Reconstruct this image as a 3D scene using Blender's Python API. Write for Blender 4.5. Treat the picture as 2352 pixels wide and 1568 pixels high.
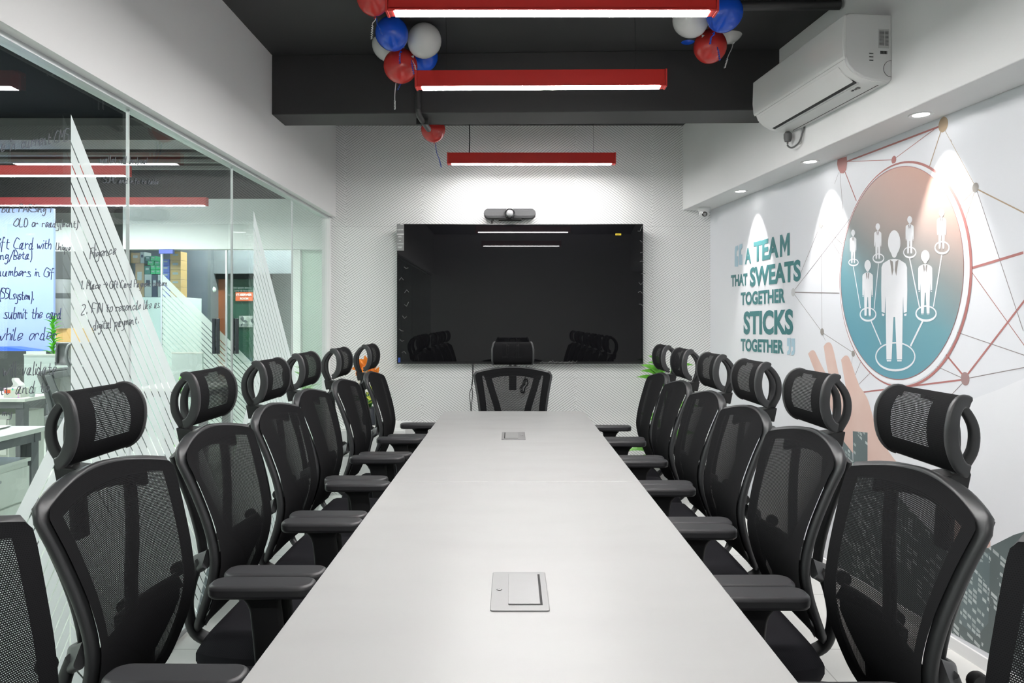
import bpy, bmesh, math, random
from mathutils import Vector, Matrix
random.seed(7)
for o in list(bpy.data.objects): bpy.data.objects.remove(o)
SC = bpy.context.scene
COL = SC.collection
PI = math.pi
def R(a): return math.radians(a)

# ------------------------------------------------------------------ camera, world, exposure
# metres: X to the right, Y into the room, Z up; the camera stands at the origin of X and Y, 1.333 m above the floor
EYE, FPX, HX, HY = 1.333, 1700.0, 1176.0, 735.0
cam = bpy.data.cameras.new('camera'); cam_o = bpy.data.objects.new('camera', cam); COL.objects.link(cam_o)
cam_o.location = (0, 0, EYE); cam_o.rotation_euler = (R(90), 0, 0)
cam.sensor_width = 36; cam.lens = FPX / 2352 * 36; cam.shift_y = -(784 - HY) / 2352
cam.clip_start = 0.05
SC.camera = cam_o
w = bpy.data.worlds.new('world'); SC.world = w; w.use_nodes = True
w.node_tree.nodes['Background'].inputs[0].default_value = (0.8, 0.9, 1, 1)
w.node_tree.nodes['Background'].inputs[1].default_value = 0.3
SC.view_settings.view_transform = 'Standard'; SC.view_settings.look = 'None'
SC.view_settings.gamma = 1; SC.view_settings.exposure = 0.24
try:
    SC.view_settings.use_curve_mapping = False
    SC.cycles.transparent_max_bounces = 40
    SC.cycles.max_bounces = 10
    SC.cycles.diffuse_bounces = 6
    SC.cycles.sample_clamp_indirect = 4
except Exception: pass
STRIP = 100.0      # emission of the red linear fixtures in the meeting room
OFFICE = 185.0     # the same beyond the glass
SPOT = 42.0       # downlights over the mural

# ------------------------------------------------------------------ where things are: a point on a known plane from a measured picture point
def at(x, y, d): return Vector(((x - HX) * d / FPX, d, EYE + (HY - y) * d / FPX))
XG = -1.41                                   # glass partition plane
def on_glass(x, y, off=0.0):
    d = XG * FPX / (x - HX); p = at(x, y, d); p.x += off; return p
MA, MB_ = 2.0927, 0.101                      # mural wall: X = MA - MB*Y
MN = Vector((-1, -MB_, 0)).normalized()
def on_mural(x, y, eps=0.0):
    d = FPX * MA / ((x - HX) + FPX * MB_); return at(x, y, d) + MN * eps
def mural_x(y): return MA - MB_ * y
def bulk_x(y): return 1.307 + (5.67 - y) * 0.1018
YB = 5.67                                    # back wall

# ------------------------------------------------------------------ materials
MATS = {}
class NT:
    def __init__(s, name):
        s.mat = bpy.data.materials.new(name); s.mat.use_nodes = True; s.t = s.mat.node_tree
        s.t.nodes.clear(); s.out = s.t.nodes.new('ShaderNodeOutputMaterial'); s.sep = None
        MATS[name] = s.mat
    def n(s, typ, **kw):
        nd = s.t.nodes.new(typ)
        for k, v in kw.items(): setattr(nd, k, v)
        return nd
    def put(s, sock, v):
        if isinstance(v, bpy.types.NodeSocket): s.t.links.new(v, sock)
        elif v is not None: sock.default_value = v
    def m(s, op, a, b=None, c=None):
        nd = s.n('ShaderNodeMath', operation=op)
        s.put(nd.inputs[0], a); s.put(nd.inputs[1], b)
        if c is not None: s.put(nd.inputs[2], c)
        return nd.outputs[0]
    def mix(s, f, a, b):
        nd = s.n('ShaderNodeMix', data_type='RGBA'); s.put(nd.inputs['Factor'], f)
        s.put(nd.inputs[6], a); s.put(nd.inputs[7], b); return nd.outputs[2]
    def xyz(s, kind='Object'):
        tc = s.n('ShaderNodeTexCoord'); sp = s.n('ShaderNodeSeparateXYZ'); s.t.links.new(tc.outputs[kind], sp.inputs[0])
        return sp.outputs
    def noise(s, scale, detail=3, kind='Object', vec=None):
        nz = s.n('ShaderNodeTexNoise'); nz.inputs['Scale'].default_value = scale; nz.inputs['Detail'].default_value = detail
        if vec is None: vec = s.n('ShaderNodeTexCoord').outputs[kind]
        s.t.links.new(vec, nz.inputs['Vector']); return nz.outputs['Fac']
    def bsdf(s, col, rough=0.5, metal=0, spec=0.5, coat=0, alpha=None, emit=None, bump=None, trans=0, coat_rough=0.05):
        b = s.n('ShaderNodeBsdfPrincipled')
        s.put(b.inputs['Base Color'], col if isinstance(col, bpy.types.NodeSocket) else (*col, 1))
        s.put(b.inputs['Roughness'], rough); s.put(b.inputs['Metallic'], metal); s.put(b.inputs['Specular IOR Level'], spec)
        s.put(b.inputs['Coat Weight'], coat); s.put(b.inputs['Coat Roughness'], coat_rough)
        s.put(b.inputs['Transmission Weight'], trans)
        if alpha is not None: s.put(b.inputs['Alpha'], alpha)
        if bump is not None:
            bp = s.n('ShaderNodeBump'); bp.inputs['Strength'].default_value = bump[1]; bp.inputs['Distance'].default_value = bump[2]
            s.t.links.new(bump[0], bp.inputs['Height']); s.t.links.new(bp.outputs[0], b.inputs['Normal'])
        return b.outputs[0]
    def done(s, sh): s.t.links.new(sh, s.out.inputs[0]); return s.mat
def c4(c): return (*c, 1)
def simple(name, col, rough=0.5, metal=0, spec=0.5, coat=0, var=0.06, scale=6):
    t = NT(name); f = t.noise(scale)
    a = tuple(v * (1 - var) for v in col); b = tuple(min(1, v * (1 + var)) for v in col)
    return t.done(t.bsdf(t.mix(f, c4(a), c4(b)), rough, metal, spec, coat))
def emitter(name, col, s):
    t = NT(name); e = t.n('ShaderNodeEmission'); e.inputs[0].default_value = c4(col); e.inputs[1].default_value = s
    return t.done(e.outputs[0])

simple('wall_paint', (0.85, 0.845, 0.84), 0.6, var=0.015, scale=3)
simple('soffit_paint', (0.86, 0.86, 0.86), 0.6, var=0.015, scale=3)
simple('black_paint', (0.028, 0.028, 0.029), 0.65, var=0.12, scale=4)
simple('beam_paint', (0.022, 0.022, 0.023), 0.6, var=0.12, scale=4)
simple('red_metal', (0.47, 0.018, 0.014), 0.38, var=0.03)
simple('red_cap', (0.55, 0.03, 0.025), 0.45, var=0.03)
simple('pale_red_metal', (0.62, 0.05, 0.05), 0.4, var=0.03)
emitter('led', (1, 0.985, 0.97), STRIP); emitter('led_far', (1, 0.985, 0.97), STRIP * 0.72); emitter('led_office', (1, 1, 0.97), OFFICE); emitter('led_down', (1, 0.98, 0.95), 12)
simple('steel', (0.45, 0.45, 0.46), 0.35, 0.9); simple('alu', (0.62, 0.64, 0.65), 0.35, 0.6)
simple('wire_black', (0.01, 0.01, 0.01), 0.6); simple('pipe_paint', (0.035, 0.035, 0.036), 0.5)
simple('chair_plastic', (0.040, 0.041, 0.043), 0.42, var=0.05, spec=0.45); simple('chair_dark', (0.013, 0.013, 0.014), 0.5, var=0.1)
simple('chair_grey', (0.20, 0.21, 0.22), 0.45)
simple('pad_rubber', (0.036, 0.036, 0.039), 0.42, var=0.06)
simple('caster_black', (0.012, 0.012, 0.012), 0.4)
simple('tv_frame', (0.008, 0.008, 0.009), 0.3)
simple('bar_grey', (0.055, 0.055, 0.058), 0.6); simple('bar_front', (0.075, 0.075, 0.078), 0.8, var=0.1, scale=120)
simple('lens', (0.30, 0.30, 0.31), 0.1, coat=1); simple('lens_black', (0.01, 0.01, 0.012), 0.08, coat=1)
simple('ac_white', (0.76, 0.76, 0.75), 0.28, coat=0.3, var=0.01); simple('ac_end', (0.66, 0.66, 0.66), 0.45, var=0.01)
simple('dark_slot', (0.012, 0.012, 0.012), 0.7); simple('ac_label', (0.48, 0.48, 0.48), 0.5); simple('sticker_grey', (0.24, 0.24, 0.24), 0.5); simple('ink_black', (0.02, 0.02, 0.02), 0.6)
simple('plug_grey', (0.10, 0.10, 0.10), 0.5); simple('cctv_white', (0.72, 0.72, 0.72), 0.35)
simple('white_print', (0.82, 0.82, 0.82), 0.5, var=0.01)
simple('module_grey', (0.29, 0.29, 0.29), 0.35, 0.35, var=0.03, scale=40); simple('module_lid', (0.32, 0.32, 0.32), 0.4, 0.3, var=0.03, scale=40)
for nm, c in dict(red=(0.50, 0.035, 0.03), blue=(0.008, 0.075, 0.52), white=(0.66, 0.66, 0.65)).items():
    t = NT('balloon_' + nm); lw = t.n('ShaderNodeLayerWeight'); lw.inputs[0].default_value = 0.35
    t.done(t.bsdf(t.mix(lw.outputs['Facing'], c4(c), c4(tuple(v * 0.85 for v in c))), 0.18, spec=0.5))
simple('ribbon_white', (0.75, 0.75, 0.75), 0.35); simple('ribbon_blue', (0.01, 0.07, 0.42), 0.3)

# herringbone line wallpaper of the back wall
t = NT('hatch_wall'); X, Y, Z = t.xyz()
p = 0.587; x0 = -1.347
tri = t.m('MULTIPLY', t.m('ABSOLUTE', t.m('SUBTRACT', t.m('FRACT', t.m('DIVIDE', Z, 0.058)), 0.5)), 0.05)
xs = t.m('ADD', t.m('SUBTRACT', X, x0 - p * 20 + 0.085), tri)
col = t.m('FLOOR', t.m('DIVIDE', xs, p))
sg = t.m('SUBTRACT', 1, t.m('MULTIPLY', t.m('MODULO', col, 2), 2))
wv = t.m('SUBTRACT', Z, t.m('MULTIPLY', t.m('MULTIPLY', X, 0.74), sg))
ln = t.m('LESS_THAN', t.m('FRACT', t.m('DIVIDE', wv, 0.0195)), 0.15)
seam = t.m('LESS_THAN', t.m('FRACT', t.m('DIVIDE', t.m('ADD', Z, 0.27), 1.16)), 0.0022)
f = t.m('MAXIMUM', t.m('MULTIPLY', ln, 0.93), t.m('MULTIPLY', seam, 0.3))
t.done(t.bsdf(t.mix(f, (0.90, 0.90, 0.895, 1), (0.12, 0.12, 0.12, 1)), 0.45))

# tiles
t = NT('floor_tile'); br = t.n('ShaderNodeTexBrick'); br.offset = 0; tc = t.n('ShaderNodeTexCoord')
t.t.links.new(tc.outputs['Object'], br.inputs['Vector']); br.inputs['Scale'].default_value = 1
br.inputs['Brick Width'].default_value = 0.6; br.inputs['Row Height'].default_value = 0.6; br.inputs['Mortar Size'].default_value = 0.0025
br.inputs['Color1'].default_value = (0.70, 0.70, 0.68, 1); br.inputs['Color2'].default_value = (0.72, 0.72, 0.70, 1); br.inputs['Mortar'].default_value = (0.45, 0.45, 0.44, 1)
t.done(t.bsdf(br.outputs['Color'], 0.22))
t = NT('office_floor'); f = t.noise(1.2)
t.done(t.bsdf(t.mix(f, (0.66, 0.72, 0.64, 1), (0.74, 0.78, 0.72, 1)), 0.25))

# table top: white laminate with faint smears
t = NT('laminate'); nz = t.n('ShaderNodeTexNoise'); mp = t.n('ShaderNodeMapping'); tc = t.n('ShaderNodeTexCoord')
mp.inputs['Scale'].default_value = (2.0, 4.5, 1); t.t.links.new(tc.outputs['Object'], mp.inputs[0]); t.t.links.new(mp.outputs[0], nz.inputs[0])
nz.inputs['Scale'].default_value = 1.3; nz.inputs['Detail'].default_value = 6
sm = t.m('MULTIPLY', t.m('SUBTRACT', nz.outputs['Fac'], 0.45), 1.6); sm = t.m('MAXIMUM', t.m('MINIMUM', sm, 1), 0)
t.done(t.bsdf(t.mix(sm, (0.415, 0.413, 0.41, 1), (0.38, 0.377, 0.374, 1)), t.m('ADD', 0.30, t.m('MULTIPLY', sm, 0.08)), spec=0.4))
simple('table_edge', (0.66, 0.66, 0.65), 0.35, var=0.02)

# woven chair fabric: brick weave from the UV map (metres); the open kind lets light through its holes
def weave(name, open_, close=0.285, sx=0.0050, sy=0.0036, thread=0.0011, c1=(0.006, 0.006, 0.0065), c2=(0.011, 0.011, 0.012)):
    t = NT(name); br = t.n('ShaderNodeTexBrick'); tc = t.n('ShaderNodeTexCoord'); t.t.links.new(tc.outputs['UV'], br.inputs['Vector'])
    br.inputs['Scale'].default_value = 1; br.inputs['Brick Width'].default_value = sx; br.inputs['Row Height'].default_value = sy
    br.inputs['Mortar Size'].default_value = thread; br.inputs['Mortar Smooth'].default_value = 0
    fac = br.outputs['Fac']
    b = t.bsdf(t.mix(fac, c4(c1), c4(c2)), 0.8, spec=0.06)
    if not open_: return t.done(b)
    # the yarn has thickness: the holes close as the fabric is seen at a slant
    g = t.n('ShaderNodeNewGeometry'); dp = t.n('ShaderNodeVectorMath', operation='DOT_PRODUCT')
    t.t.links.new(g.outputs['Normal'], dp.inputs[0]); t.t.links.new(g.outputs['Incoming'], dp.inputs[1])
    cs = t.m('MAXIMUM', t.m('MINIMUM', t.m('ABSOLUTE', dp.outputs['Value']), 1), 0.02)
    tan = t.m('DIVIDE', t.m('SQRT', t.m('SUBTRACT', 1.0001, t.m('MULTIPLY', cs, cs))), cs)
    shut = t.m('MINIMUM', t.m('MULTIPLY', tan, close), 1)
    fac = t.m('MAXIMUM', fac, shut)
    tr = t.n('ShaderNodeBsdfTransparent'); mx = t.n('ShaderNodeMixShader')
    t.put(mx.inputs[0], fac); t.t.links.new(tr.outputs[0], mx.inputs[1]); t.t.links.new(b, mx.inputs[2])
    return t.done(mx.outputs[0])
weave('mesh_open', True); weave('mesh_head', True, 0.15); weave('mesh_closed', False)
weave('mesh_grey', True, 0.33, c1=(0.16, 0.16, 0.16), c2=(0.24, 0.24, 0.24)); weave('seat_fabric', False, 0.33, 0.004, 0.003, 0.0009, (0.010, 0.010, 0.012), (0.017, 0.017, 0.020))

# glass: clear with a Fresnel mirror on both faces
def glass(name, tint, boost=1.0, base=0.045):
    t = NT(name); g = t.n('ShaderNodeNewGeometry'); dp = t.n('ShaderNodeVectorMath', operation='DOT_PRODUCT')
    t.t.links.new(g.outputs['Normal'], dp.inputs[0]); t.t.links.new(g.outputs['Incoming'], dp.inputs[1])
    c = t.m('SUBTRACT', 1, t.m('MINIMUM', t.m('ABSOLUTE', dp.outputs['Value']), 1))
    fr = t.m('ADD', base, t.m('MULTIPLY', t.m('POWER', c, 5), (1 - base) * boost))
    tr = t.n('ShaderNodeBsdfTransparent'); tr.inputs[0].default_value = c4(tint)
    gl = t.n('ShaderNodeBsdfGlossy'); gl.inputs['Roughness'].default_value = 0.0
    mx = t.n('ShaderNodeMixShader'); t.t.links.new(fr, mx.inputs[0]); t.t.links.new(tr.outputs[0], mx.inputs[1]); t.t.links.new(gl.outputs[0], mx.inputs[2])
    return t.done(mx.outputs[0])
glass('glass', (0.93, 0.97, 0.96)); glass('far_glass', (0.90, 0.96, 0.95))
def film(name, col, clear):
    t = NT(name); df = t.bsdf(t.mix(t.noise(30), c4(tuple(v * 0.97 for v in col)), c4(col)), 0.5)
    tl = t.n('ShaderNodeBsdfTranslucent'); tl.inputs[0].default_value = c4(col)
    tr = t.n('ShaderNodeBsdfTransparent')
    m1 = t.n('ShaderNodeMixShader'); m1.inputs[0].default_value = 0.45; t.t.links.new(df, m1.inputs[1]); t.t.links.new(tl.outputs[0], m1.inputs[2])
    m2 = t.n('ShaderNodeMixShader'); m2.inputs[0].default_value = clear; t.t.links.new(m1.outputs[0], m2.inputs[1]); t.t.links.new(tr.outputs[0], m2.inputs[2])
    return t.done(m2.outputs[0])
film('frost', (0.84, 0.88, 0.89), 0.06); film('far_frost', (0.66, 0.72, 0.68), 0.2); film('green_frost', (0.50, 0.62, 0.55), 0.25)
simple('marker_ink', (0.11, 0.12, 0.14), 0.6); simple('marker_blue', (0.03, 0.045, 0.16), 0.6)

# television: dark glossy panel
t = NT('screen'); t.done(t.bsdf((0.006, 0.006, 0.007), 0.012, spec=0.3))

# mural inks
simple('ink_teal', (0.055, 0.19, 0.20), 0.45, var=0.12, scale=5); simple('ink_pale_blue', (0.38, 0.54, 0.63), 0.45, var=0.05)
simple('ink_rose', (0.42, 0.17, 0.16), 0.45, var=0.15, scale=3); simple('ink_dust', (0.36, 0.24, 0.24), 0.45, var=0.1); simple('ink_tan', (0.42, 0.31, 0.21), 0.45, var=0.1)
simple('ink_grey', (0.30, 0.28, 0.26), 0.45, var=0.1); simple('ink_line', (0.26, 0.23, 0.23), 0.45); simple('ink_pale', (0.55, 0.55, 0.56), 0.45)
simple('ink_white', (0.80, 0.81, 0.84), 0.4, var=0.01); simple('ink_collar', (0.30, 0.28, 0.27), 0.45)
t = NT('mural_paper'); f = t.noise(1.6, 2); f2 = t.noise(0.9, 1)
cc = t.mix(t.m('MULTIPLY', f, 0.7), (0.73, 0.75, 0.80, 1), (0.79, 0.79, 0.80, 1))
t.done(t.bsdf(cc, 0.33, spec=0.35))
t = NT('emblem_print'); X, Y, Z = t.xyz()
rp = t.n('ShaderNodeValToRGB'); e = rp.color_ramp.elements
e[0].position = 0.0; e[0].color = (0.13, 0.33, 0.41, 1); e[1].position = 1; e[1].color = (0.58, 0.34, 0.26, 1)
for pos, c in ((0.30, (0.17, 0.35, 0.40, 1)), (0.48, (0.27, 0.30, 0.30, 1)), (0.62, (0.42, 0.34, 0.31, 1)), (0.78, (0.55, 0.33, 0.27, 1))):
    k = e.new(pos); k.color = c
gz = t.m('ADD', t.m('MULTIPLY', t.m('SUBTRACT', Z, EYE - 0.27), 0.80), t.m('MULTIPLY', t.m('SUBTRACT', 3.40, Y), 0.34))
gz = t.m('ADD', gz, t.m('MULTIPLY', t.m('SUBTRACT', t.noise(1.8, 1), 0.5), 0.22))
t.t.links.new(gz, rp.inputs[0]); t.done(t.bsdf(rp.outputs[0], 0.35))
t = NT('hand_print'); f = t.noise(5, 2)
t.done(t.bsdf(t.mix(f, (0.62, 0.40, 0.34, 1), (0.76, 0.60, 0.54, 1)), 0.4))
def skyline_mat(name, sx, sy, thr, base, lit):
    t = NT(name); X, Y, Z = t.xyz()
    cb = t.n('ShaderNodeCombineXYZ'); t.t.links.new(t.m('FLOOR', t.m('MULTIPLY', t.m('ADD', Y, t.m('MULTIPLY', Z, 0.05)), sx)), cb.inputs[0]); t.t.links.new(t.m('FLOOR', t.m('MULTIPLY', t.m('ADD', Z, t.m('MULTIPLY', Y, -0.35)), sy)), cb.inputs[1])
    wn = t.n('ShaderNodeTexWhiteNoise'); t.t.links.new(cb.outputs[0], wn.inputs['Vector'])
    fx = t.m('FRACT', t.m('MULTIPLY', t.m('ADD', Y, t.m('MULTIPLY', Z, 0.05)), sx)); fz = t.m('FRACT', t.m('MULTIPLY', t.m('ADD', Z, t.m('MULTIPLY', Y, -0.35)), sy))
    inside = t.m('MULTIPLY', t.m('MULTIPLY', t.m('GREATER_THAN', fx, 0.2), t.m('GREATER_THAN', fz, 0.35)), t.m('GREATER_THAN', wn.outputs['Value'], thr))
    big = t.noise(3, 2); base2 = t.mix(big, c4(base), c4(tuple(v * 1.9 for v in base)))
    amt = t.m('MULTIPLY', inside, t.m('MULTIPLY', wn.outputs['Value'], t.m('GREATER_THAN', t.noise(6, 2), 0.45)))
    t.done(t.bsdf(t.mix(amt, base2, c4(lit)), 0.4))
skyline_mat('skyline_print', 26, 48, 0.6, (0.075, 0.095, 0.095), (0.55, 0.60, 0.60))
skyline_mat('tower_print', 40, 50, 0.45, (0.09, 0.12, 0.125), (0.50, 0.56, 0.56))

# office beyond the glass
simple('office_wall', (0.72, 0.78, 0.75), 0.6, var=0.02); simple('office_ceiling', (0.005, 0.0065, 0.009), 0.8, spec=0.05, var=0.2, scale=2)
simple('office_grey', (0.20, 0.21, 0.21), 0.6); simple('office_pipe', (0.06, 0.065, 0.065), 0.5)
simple('blue_board', (0.30, 0.40, 0.72), 0.5, var=0.12, scale=0.8); simple('blue_ledge', (0.04, 0.12, 0.60), 0.4)
simple('desk_white', (0.72, 0.75, 0.70), 0.4, var=0.02); simple('desk_grey', (0.11, 0.115, 0.125), 0.5); simple('divider', (0.55, 0.64, 0.62), 0.5)
simple('leaf_bright', (0.10, 0.46, 0.02), 0.4, var=0.3, scale=20); simple('leaf_dark', (0.035, 0.16, 0.025), 0.4, var=0.3, scale=20); simple('leaf_mid', (0.12, 0.38, 0.04), 0.4, var=0.4, scale=25)
simple('petal_orange', (0.85, 0.24, 0.02), 0.5, var=0.2, scale=20); simple('petal_white', (0.78, 0.76, 0.70), 0.5, var=0.05); simple('petal_yellow', (0.62, 0.65, 0.10), 0.5)
simple('carton', (0.55, 0.34, 0.12), 0.6, var=0.1); simple('carton_brown', (0.36, 0.24, 0.12), 0.6, var=0.1); simple('box_green', (0.03, 0.38, 0.12), 0.3, var=0.2); simple('box_darkgreen', (0.02, 0.13, 0.08), 0.35)
simple('box_blue', (0.10, 0.14, 0.48), 0.4, var=0.15); simple('box_grey', (0.36, 0.39, 0.38), 0.5); simple('box_black', (0.025, 0.03, 0.04), 0.5)
simple('rust_wall', (0.33, 0.095, 0.035), 0.5, var=0.25, scale=2); simple('green_wall', (0.012, 0.06, 0.038), 0.5, var=0.4, scale=5); simple('sign_orange', (0.75, 0.14, 0.05), 0.5, var=0.03)
simple('grey_door', (0.19, 0.20, 0.22), 0.5, var=0.1); simple('handle_black', (0.015, 0.017, 0.022), 0.35); simple('lamp_globe', (0.8, 0.85, 0.8), 0.4)
simple('yellow_note', (0.75, 0.72, 0.30), 0.5); simple('pot_grey', (0.25, 0.25, 0.25), 0.6); simple('pot_white', (0.75, 0.75, 0.74), 0.4)
t = NT('collage'); v = t.n('ShaderNodeTexVoronoi'); tc = t.n('ShaderNodeTexCoord'); v.inputs['Scale'].default_value = 22; t.t.links.new(tc.outputs['Object'], v.inputs[0])
hs = t.n('ShaderNodeSeparateColor'); t.t.links.new(v.outputs['Color'], hs.inputs[0])
t.done(t.bsdf(t.mix(hs.outputs[0], (0.03, 0.04, 0.05, 1), (0.55, 0.55, 0.52, 1)), 0.5))
t = NT('tissue_print'); v = t.n('ShaderNodeTexVoronoi'); tc = t.n('ShaderNodeTexCoord'); v.inputs['Scale'].default_value = 40; t.t.links.new(tc.outputs['Object'], v.inputs[0])
t.done(t.bsdf(t.mix(t.m('LESS_THAN', v.outputs['Distance'], 0.33), (0.75, 0.78, 0.70, 1), v.outputs['Color']), 0.5))

# ------------------------------------------------------------------ mesh helpers
class MB:
    """collects shapes and links them as ONE mesh object"""
    def __init__(s): s.v = []; s.f = []; s.uv = {}
    def face(s, pts, mi=0, uv=None):
        b = len(s.v); s.v += [Vector(p) for p in pts]; s.f.append((tuple(range(b, b + len(pts))), mi))
        if uv: s.uv[len(s.f) - 1] = uv
        return s
    def box(s, c, size, rot=None, mi=0, taper=1.0):
        c = Vector(c); hx, hy, hz = (q / 2 for q in size); b = len(s.v)
        for z in (-hz, hz):
            k = taper if z < 0 else 1
            for x, y in ((-hx, -hy), (hx, -hy), (hx, hy), (-hx, hy)):
                p = Vector((x * k, y * k, z)); s.v.append(c + (rot @ p if rot else p))
        for q in ((0, 3, 2, 1), (4, 5, 6, 7), (0, 1, 5, 4), (1, 2, 6, 5), (2, 3, 7, 6), (3, 0, 4, 7)): s.f.append((tuple(b + i for i in q), mi))
        return s
    def prism(s, pts, off, mi=0):
        """a polygon of 3-D points pushed along off"""
        off = Vector(off); n = len(pts); b = len(s.v)
        s.v += [Vector(p) for p in pts] + [Vector(p) + off for p in pts]
        s.f.append((tuple(b + i for i in range(n)), mi)); s.f.append((tuple(b + n + i for i in reversed(range(n))), mi))
        for i in range(n):
            j = (i + 1) % n; s.f.append(((b + i, b + n + i, b + n + j, b + j), mi))
        return s
    def sweep(s, pts, nrm, prof, closed=False, scale=None, mi=0, cap=True):
        """profile [(a, b)] along pts; a runs across (tangent x normal), b along the normal"""
        pts = [Vector(p) for p in pts]; n = len(pts); m = len(prof); b0 = len(s.v)
        for i, p in enumerate(pts):
            q0 = pts[i - 1] if (i > 0 or closed) else p; q1 = pts[(i + 1) % n] if (i < n - 1 or closed) else p
            t = (q1 - q0).normalized(); nv = Vector(nrm[i] if isinstance(nrm, list) else nrm)
            bi = t.cross(nv).normalized(); nv = bi.cross(t).normalized(); k = scale[i] if scale else (1, 1)
            if not isinstance(k, tuple): k = (k, k)
            for a, c in prof: s.v.append(p + bi * a * k[0] + nv * c * k[1])
        for i in range(n if closed else n - 1):
            j = (i + 1) % n
            for u in range(m):
                w_ = (u + 1) % m; s.f.append(((b0 + i * m + u, b0 + i * m + w_, b0 + j * m + w_, b0 + j * m + u), mi))
        if not closed and cap:
            s.f.append((tuple(b0 + u for u in reversed(range(m))), mi)); s.f.append((tuple(b0 + (n - 1) * m + u for u in range(m)), mi))
        return s
    def tube(s, pts, r, seg=8, mi=0, closed=False):
        pts = [Vector(p) for p in pts]; d = (pts[-1] - pts[0]) if not closed else (pts[1] - pts[0])
        up = Vector((0, 0, 1)) if abs(d.normalized().z) < 0.8 else Vector((0.3, 1, 0))
        prof = [(math.cos(2 * PI * k / seg), math.sin(2 * PI * k / seg)) for k in range(seg)]
        rs = r if isinstance(r, list) else [r] * len(pts)
        return s.sweep(pts, up, prof, closed, rs, mi)
    def lathe(s, prof, c, axis='Z', seg=24, mi=0, rot=None):
        c = Vector(c); b = len(s.v); m = len(prof)
        for k in range(seg):
            a = 2 * PI * k / seg
            for r, h in prof:
                p = Vector((r * math.cos(a), r * math.sin(a), h))
                if axis == 'Y': p = Vector((p.x, p.z, p.y))
                if axis == 'X': p = Vector((p.z, p.x, p.y))
                s.v.append(c + (rot @ p if rot else p))
        for k in range(seg):
            j = (k + 1) % seg
            for u in range(m - 1): s.f.append(((b + k * m + u, b + j * m + u, b + j * m + u + 1, b + k * m + u + 1), mi))
        return s
    def ball(s, c, r, seg=20, rings=12, sq=(1, 1, 1), mi=0):
        pr = [(max(1e-5, math.sin(PI * i / rings)), -math.cos(PI * i / rings)) for i in range(rings + 1)]
        b = len(s.v); s.lathe([(r * a, r * h) for a, h in pr], (0, 0, 0), seg=seg, mi=mi)
        for i in range(b, len(s.v)): v = s.v[i]; s.v[i] = Vector(c) + Vector((v.x * sq[0], v.y * sq[1], v.z * sq[2]))
        return s
    def grid(s, fn, nu, nv, mi=0, uvfn=None, mifn=None):
        b = len(s.v)
        for j in range(nv + 1):
            for i in range(nu + 1): s.v.append(Vector(fn(i / nu, j / nv)))
        for j in range(nv):
            for i in range(nu):
                q = (b + j * (nu + 1) + i, b + j * (nu + 1) + i + 1, b + (j + 1) * (nu + 1) + i + 1, b + (j + 1) * (nu + 1) + i)
                s.f.append((q, mifn((i + .5) / nu, (j + .5) / nv) if mifn else mi))
                if uvfn: s.uv[len(s.f) - 1] = [uvfn(a / nu, c / nv) for a, c in ((i, j), (i + 1, j), (i + 1, j + 1), (i, j + 1))]
        return s
    def build(s, name, mats, parent=None, smooth=True, bevel=0.0, seg=2, angle=38, weld=True):
        me = bpy.data.meshes.new(name); me.from_pydata([tuple(v) for v in s.v], [], [f for f, _ in s.f])
        for mname in (mats if isinstance(mats, (list, tuple)) else [mats]): me.materials.append(MATS[mname])
        me.polygons.foreach_set('material_index', [mi for _, mi in s.f])
        if s.uv:
            ul = me.uv_layers.new(name='UVMap')
            for pi, uv in s.uv.items():
                for li, q in zip(me.polygons[pi].loop_indices, uv): ul.data[li].uv = q
        bm = bmesh.new(); bm.from_mesh(me)
        if weld: bmesh.ops.remove_doubles(bm, verts=bm.verts, dist=1e-5)
        if not s.uv: bmesh.ops.recalc_face_normals(bm, faces=bm.faces)
        bm.to_mesh(me); bm.free()
        if smooth:
            me.polygons.foreach_set('use_smooth', [True] * len(me.polygons)); me.set_sharp_from_angle(angle=R(angle))
        o = bpy.data.objects.new(name, me); COL.objects.link(o)
        if parent: o.parent = parent
        if bevel:
            md = o.modifiers.new('bevel', 'BEVEL'); md.width = bevel; md.segments = seg; md.limit_method = 'ANGLE'; md.angle_limit = R(40)
        return o
def thing(name, label, cat, loc=(0, 0, 0), rz=0, group=None):
    o = bpy.data.objects.new(name, None); COL.objects.link(o); o.empty_display_size = 0.1
    o.location = loc; o.rotation_euler = (0, 0, rz); return tag(o, label, cat, group)
def tag(o, label, cat, group=None, kind=None):
    o['label'] = label; o['category'] = cat
    if group: o['group'] = group
    if kind: o['kind'] = kind
    return o
def struct(o): o['kind'] = 'structure'; return o
def copy_tree(o, parent=None):
    c = o.copy(); COL.objects.link(c)
    if parent: c.parent = parent
    for ch in list(o.children): copy_tree(ch, c)
    return c
def rrect(w_, h_, r, n=4):
    """rounded rectangle outline in 2-D, centred"""
    out = []
    for cx, cy, a0 in ((w_ / 2 - r, h_ / 2 - r, 0), (-w_ / 2 + r, h_ / 2 - r, 90), (-w_ / 2 + r, -h_ / 2 + r, 180), (w_ / 2 - r, -h_ / 2 + r, 270)):
        for k in range(n + 1): a = R(a0 + 90 * k / n); out.append((cx + r * math.cos(a), cy + r * math.sin(a)))
    return out
def curve_pts(ctrl, n=8):
    """Catmull-Rom through the control points"""
    P = [Vector(p) for p in ctrl]; out = []
    for i in range(len(P) - 1):
        a, b, c, d = P[max(i - 1, 0)], P[i], P[i + 1], P[min(i + 2, len(P) - 1)]
        for k in range(n):
            t = k / n; out.append(0.5 * ((2 * b) + (c - a) * t + (2 * a - 5 * b + 4 * c - d) * t * t + (3 * b - a - 3 * c + d) * t ** 3))
    return out + [P[-1]]
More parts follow.
